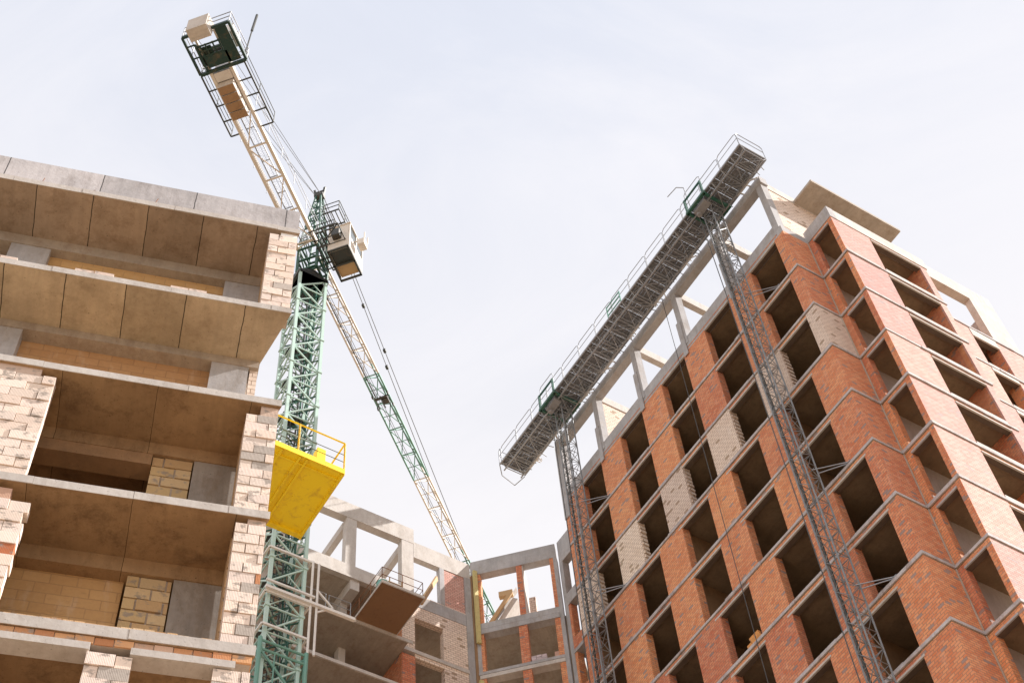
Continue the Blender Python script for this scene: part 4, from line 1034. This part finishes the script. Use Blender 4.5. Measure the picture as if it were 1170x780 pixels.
mcp.build('machinery_deck', M['black_green'], CR)
t_ = MB(); t_.M = JR; t_.tube((-11.1, -0.35, JZ + 0.55), (-11.1, 0.4, JZ + 0.55), 0.38, 18); t_.box(-11.35, -10.85, 0.42, 0.75, JZ + 0.1, JZ + 0.9); t_.tube((-11.1, -0.4, JZ + 0.55), (-11.1, -0.35, JZ + 0.55), 0.5, 18); t_.build('hoist_winch', M['dark'], CR)
t_ = MB(); t_.M = JR; t_.box(-12.0, -11.2, -1.15, -0.75, JZ + 0.2, JZ + 1.1); t_.build('control_cabinet', M['white'], CR)
for (x0, x1, y0, y1, z0, z1) in ((-12.95, -12.35, -0.42, 0.55, JZ - 0.6, JZ + 0.62),):
    t_ = MB(); t_.M = JR; t_.box(x0, x1, y0, y1, z0, z1); t_.build('counterweight', M['ballast'], CR)
for i in range(4):
    x0 = -9.95 + i * 0.44
    t_ = MB(); t_.M = JR; t_.box(x0, x0 + 0.40, -0.33, 0.44, JZ - 0.55, JZ + 1.0); o = t_.build('counterweight', M['ballast'], CR)
    t_ = MB(); t_.M = JR; t_.box(x0 + 0.01, x0 + 0.39, -0.32, 0.43, JZ - 0.575, JZ - 0.551); t_.build('base_plate', M['under'], Sub(o, CR.off))
t_ = MB(); t_.M = JR; t_.box(-10.45, -10.0, -0.34, 0.44, JZ - 0.05, JZ + 1.0); t_.build('gear_box', M['white'], CR)
cage(-12.5, -10.6, -1.25, 1.0, JZ + 0.05, 1.1, M['galv'], 'deck_railing', False)
t_ = MB(); t_.M = JR; t_.tube((-10.8, -1.25, JZ), (-10.7, -1.3, JZ + 3.0), 0.035, 8); t_.tube((-10.7, -1.3, JZ + 3.0), (-10.62, -1.35, JZ + 5.1), 0.065, 8); t_.build('flag_pole', M['dark'], CR)
# jib, in ivory and green sections
def jib_section(x0, x1, mat, dx=1.9):
    t_ = MB(); t_.M = JR; n = max(1, round((x1 - x0) / dx)); TH = 1.05
    for y in (0.42, -0.40): t_.bar((x0, y, JZ), (x1, y, JZ), 0.085)
    t_.bar((x0, 0.01, JZ + TH), (x1, 0.01, JZ + TH), 0.08)
    for i in range(n):
        a = x0 + (x1 - x0) * i / n; b_ = x0 + (x1 - x0) * (i + 1) / n; m_ = (a + b_) / 2
        t_.bar((a, 0.42, JZ), (a, -0.40, JZ), 0.05); t_.bar((a, 0.42, JZ), (b_, -0.40, JZ), 0.04); t_.bar((m_, 0.42, JZ), (m_, -0.40, JZ), 0.03)
        for y in (0.42, -0.40): t_.bar((a, y, JZ), (m_, 0.01, JZ + TH), 0.05); t_.bar((m_, 0.01, JZ + TH), (b_, y, JZ), 0.05)
    return t_.build('jib_section', mat, CR)
jib_section(0.6, 7.55, M['ivory']); jib_section(7.6, 14.9, M['green']); jib_section(14.95, 21.4, M['ivory']); jib_section(21.45, 34.0, M['green'])
t_ = MB(); t_.M = JR
for y_ in (-0.3, 0.0, 0.3): t_.bar((8.85, y_, JZ - 0.2), (9.65, y_, JZ - 0.2), 0.05)
t_.box(9.0, 9.4, -0.34, 0.0, JZ - 0.25, JZ - 0.02); t_.box(8.9, 9.05, -0.34, 0.34, JZ - 0.25, JZ - 0.2)
for x in (8.85, 9.65):
    for y in (-0.42, 0.42): t_.tube((x, y - 0.04, JZ - 0.12), (x, y + 0.04, JZ - 0.12), 0.1, 10)
t_.build('trolley', M['dark'], CR)
t_ = MB(); t_.M = JR
for y in (0.1, 0.2, -0.25): t_.tube((0.6, y, JZ - 0.02), (33, y, JZ - 0.02), 0.014, 5)
t_.tube((1.2, 0.28, JZ + 0.02), (9, 0.3, JZ + 0.02), 0.04, 6)
t_.build('trolley_rope', M['rope'], CR)
pn = MB(); pn.M = JR
pn.poly([(AX, -0.1, AZ), (9.4, -0.15, JZ + 3.1), (16.2, -0.12, JZ + 1.1)], 0.02); pn.poly([(AX, -0.2, AZ), (11.5, -0.32, JZ + 2.75), (22.5, -0.05, JZ + 1.15)], 0.02)
for (x, y) in ((-10.4, 0.5), (-10.4, -0.45), (-12.4, 0.5), (-12.4, -0.45)): pn.tube((AX, y * 0.3, AZ), (x, y, JZ + 0.2), 0.014, 6)
pn.build('pendant_bars', M['rope'], CR)
t_ = MB(); t_.M = JR
for x, z, y in ((5.9, JZ + 4.3, -0.13), (9.3, JZ + 3.1, -0.15), (8.6, JZ + 3.65, -0.29)): t_.box(x, x + 0.2, y - 0.07, y + 0.07, z - 0.08, z + 0.08)
t_.build('pendant_clamps', M['dark'], CR)
# collars and ties to the wing
tie = MB(); tie.M = None
def tl(x, y, z): return (mT @ Vector((x, y, z))) - CW + Vector((0, 0, 0))
def tb(p_, q_, w_=0.1): tie.bar(tl(*p_), tl(*q_), w_)
for z in (43.2, 40.9, 39.3):
    x0, x1, y0, y1 = CX - 0.85, CX + 0.85, CY - 0.85, CY + 0.85
    for p_, q_ in (((x0, y0), (x1, y0)), ((x1, y0), (x1, y1)), ((x1, y1), (x0, y1)), ((x0, y1), (x0, y0))): tb((*p_, z), (*q_, z), 0.085)
for dx in (0.88, 1.12): tb((CX + dx, CY - 0.9, 43.2), (CX + dx, CY - 0.9, 38.6), 0.075)
tb((CX - 0.9, CY - 0.95, 41.0), (CX + 2.6, CY - 0.95, 41.0), 0.12); tb((CX - 0.9, CY - 0.95, 41.35), (CX + 1.0, CY - 0.95, 41.35), 0.08)
tb((CX + 2.6, CY - 0.95, 41.0), (-12.0, YE, 48.7), 0.12)
tb((CX + 0.9, CY + 0.85, 40.9), (-11.5, YE, 46.0), 0.12); tb((CX - 0.9, CY + 0.85, 40.9), (-12.8, YE, 46.0), 0.12)
tb((CX + 1.12, CY - 0.9, 41.8), (CX + 1.75, CY - 0.9, 41.2), 0.06); tb((CX + 1.12, CY - 0.9, 40.7), (CX + 1.75, CY - 0.9, 41.2), 0.06)
tie.build('wall_tie_frame', M['white'], CR)

# =================================================================== YELLOW LOADING PLATFORM
YP = Frame('loading_platform', T_LOC, T_RZ, (-19, 7.9, 37.5))
tag(YP.o, 'bright yellow steel loading platform with yellow railing in front of the crane mast', 'platform')
yz = 37.6; y0, y1, x0, x1 = 6.37, 9.38, -21.2, -17.47
t_ = MB(); t_.box(x0, x1, y0 + 0.03, y1, yz, yz + 0.06); t_.build('deck_plate', M['yellow'], YP)
t_ = MB()
for x in (x0 + 0.05, -19.55, -18.95, -18.72, x1 - 0.05): t_.box(x - 0.035, x + 0.035, y0 + 0.06, y1 - 0.26, yz - 0.10, yz - 0.002)
t_.box(x0, x1, y0, y0 + 0.028, yz - 0.06, yz + 0.16); t_.box(x0, x1, y1 - 0.25, y1 - 0.19, yz - 0.10, yz - 0.003); t_.box(x0, x1, y0 + 0.3, y0 + 0.35, yz - 0.06, yz - 0.003)
for q in range(7):
    yy = y0 + 0.45 + q * 0.38
    for x in (-19.75, -18.45, -17.6): t_.tube((x, yy, yz - 0.02), (x, yy, yz), 0.022, 6)
t_.build('frame_beam', M['yellow'], YP)
t_ = MB(); t_.box(x1 - 0.02, x1 + 0.012, y0 + 0.03, y1 - 0.02, yz - 0.08, yz + 0.14); t_.build('side_beam', M['yellow'], YP)
rail_panels(YP, [(-20.9, y0 + 0.03), (-19.05, y0 + 0.03), (x1 - 0.02, y0 + 0.03), (x1 - 0.02, y1 - 0.9)], yz + 0.1, 1.35, M['yellow'], 1.7, 0.03, mids=0)
t_ = MB(); t_.box(-18.4, -18.12, y0 + 0.05, y0 + 0.35, yz + 0.062, yz + 0.75); t_.build('tool_box', M['yellow'], YP)
t_ = MB()
for z in (0.45, 0.8): t_.tube((-20.9, y0 + 0.05, yz + 0.1 + z), (x1, y0 + 0.05, yz + 0.1 + z), 0.012, 5)
t_.build('safety_wire', M['rope'], YP)
# slender core the platform is bolted to, out of sight behind the left block
ST = Frame('concrete_stair_core', T_LOC, T_RZ, (-23.3, 8, 0))
tag(ST.o, 'plain concrete stair core carrying the yellow platform behind the left block', 'building')
t_ = MB(); t_.box(-25.0, -21.25, 5.6, 10.0, 0.005, 38.6); t_.build('core_wall', M['conc'], ST)
t_ = MB(); t_.box(-25.2, -21.22, 5.4, 10.2, 38.602, 38.8); t_.build('roof_slab', M['soffit_far'], ST)


BS = Frame('brick_pile', T_LOC, T_RZ, (0.2, 8.0, tz(-18.0)))
tag(BS.o, 'small pile of orange bricks on the sill of one dark window low in the tower', 'bricks')
for r in range(4):
    for q in range(3 - r // 2):
        t_ = MB(); c = random.uniform(0.8, 1.1); t_.colr = (0.7 * c, 0.32 * c, 0.1 * c, 1)
        y = 7.60 + q * 0.27 + r * 0.05
        t_.box(0.02 + r * 0.01, 0.3, y, y + 0.25, tz(-18.0) + 0.004 + r * 0.12, tz(-18.0) + r * 0.12 + 0.115); t_.build('brick', M['block'], BS)
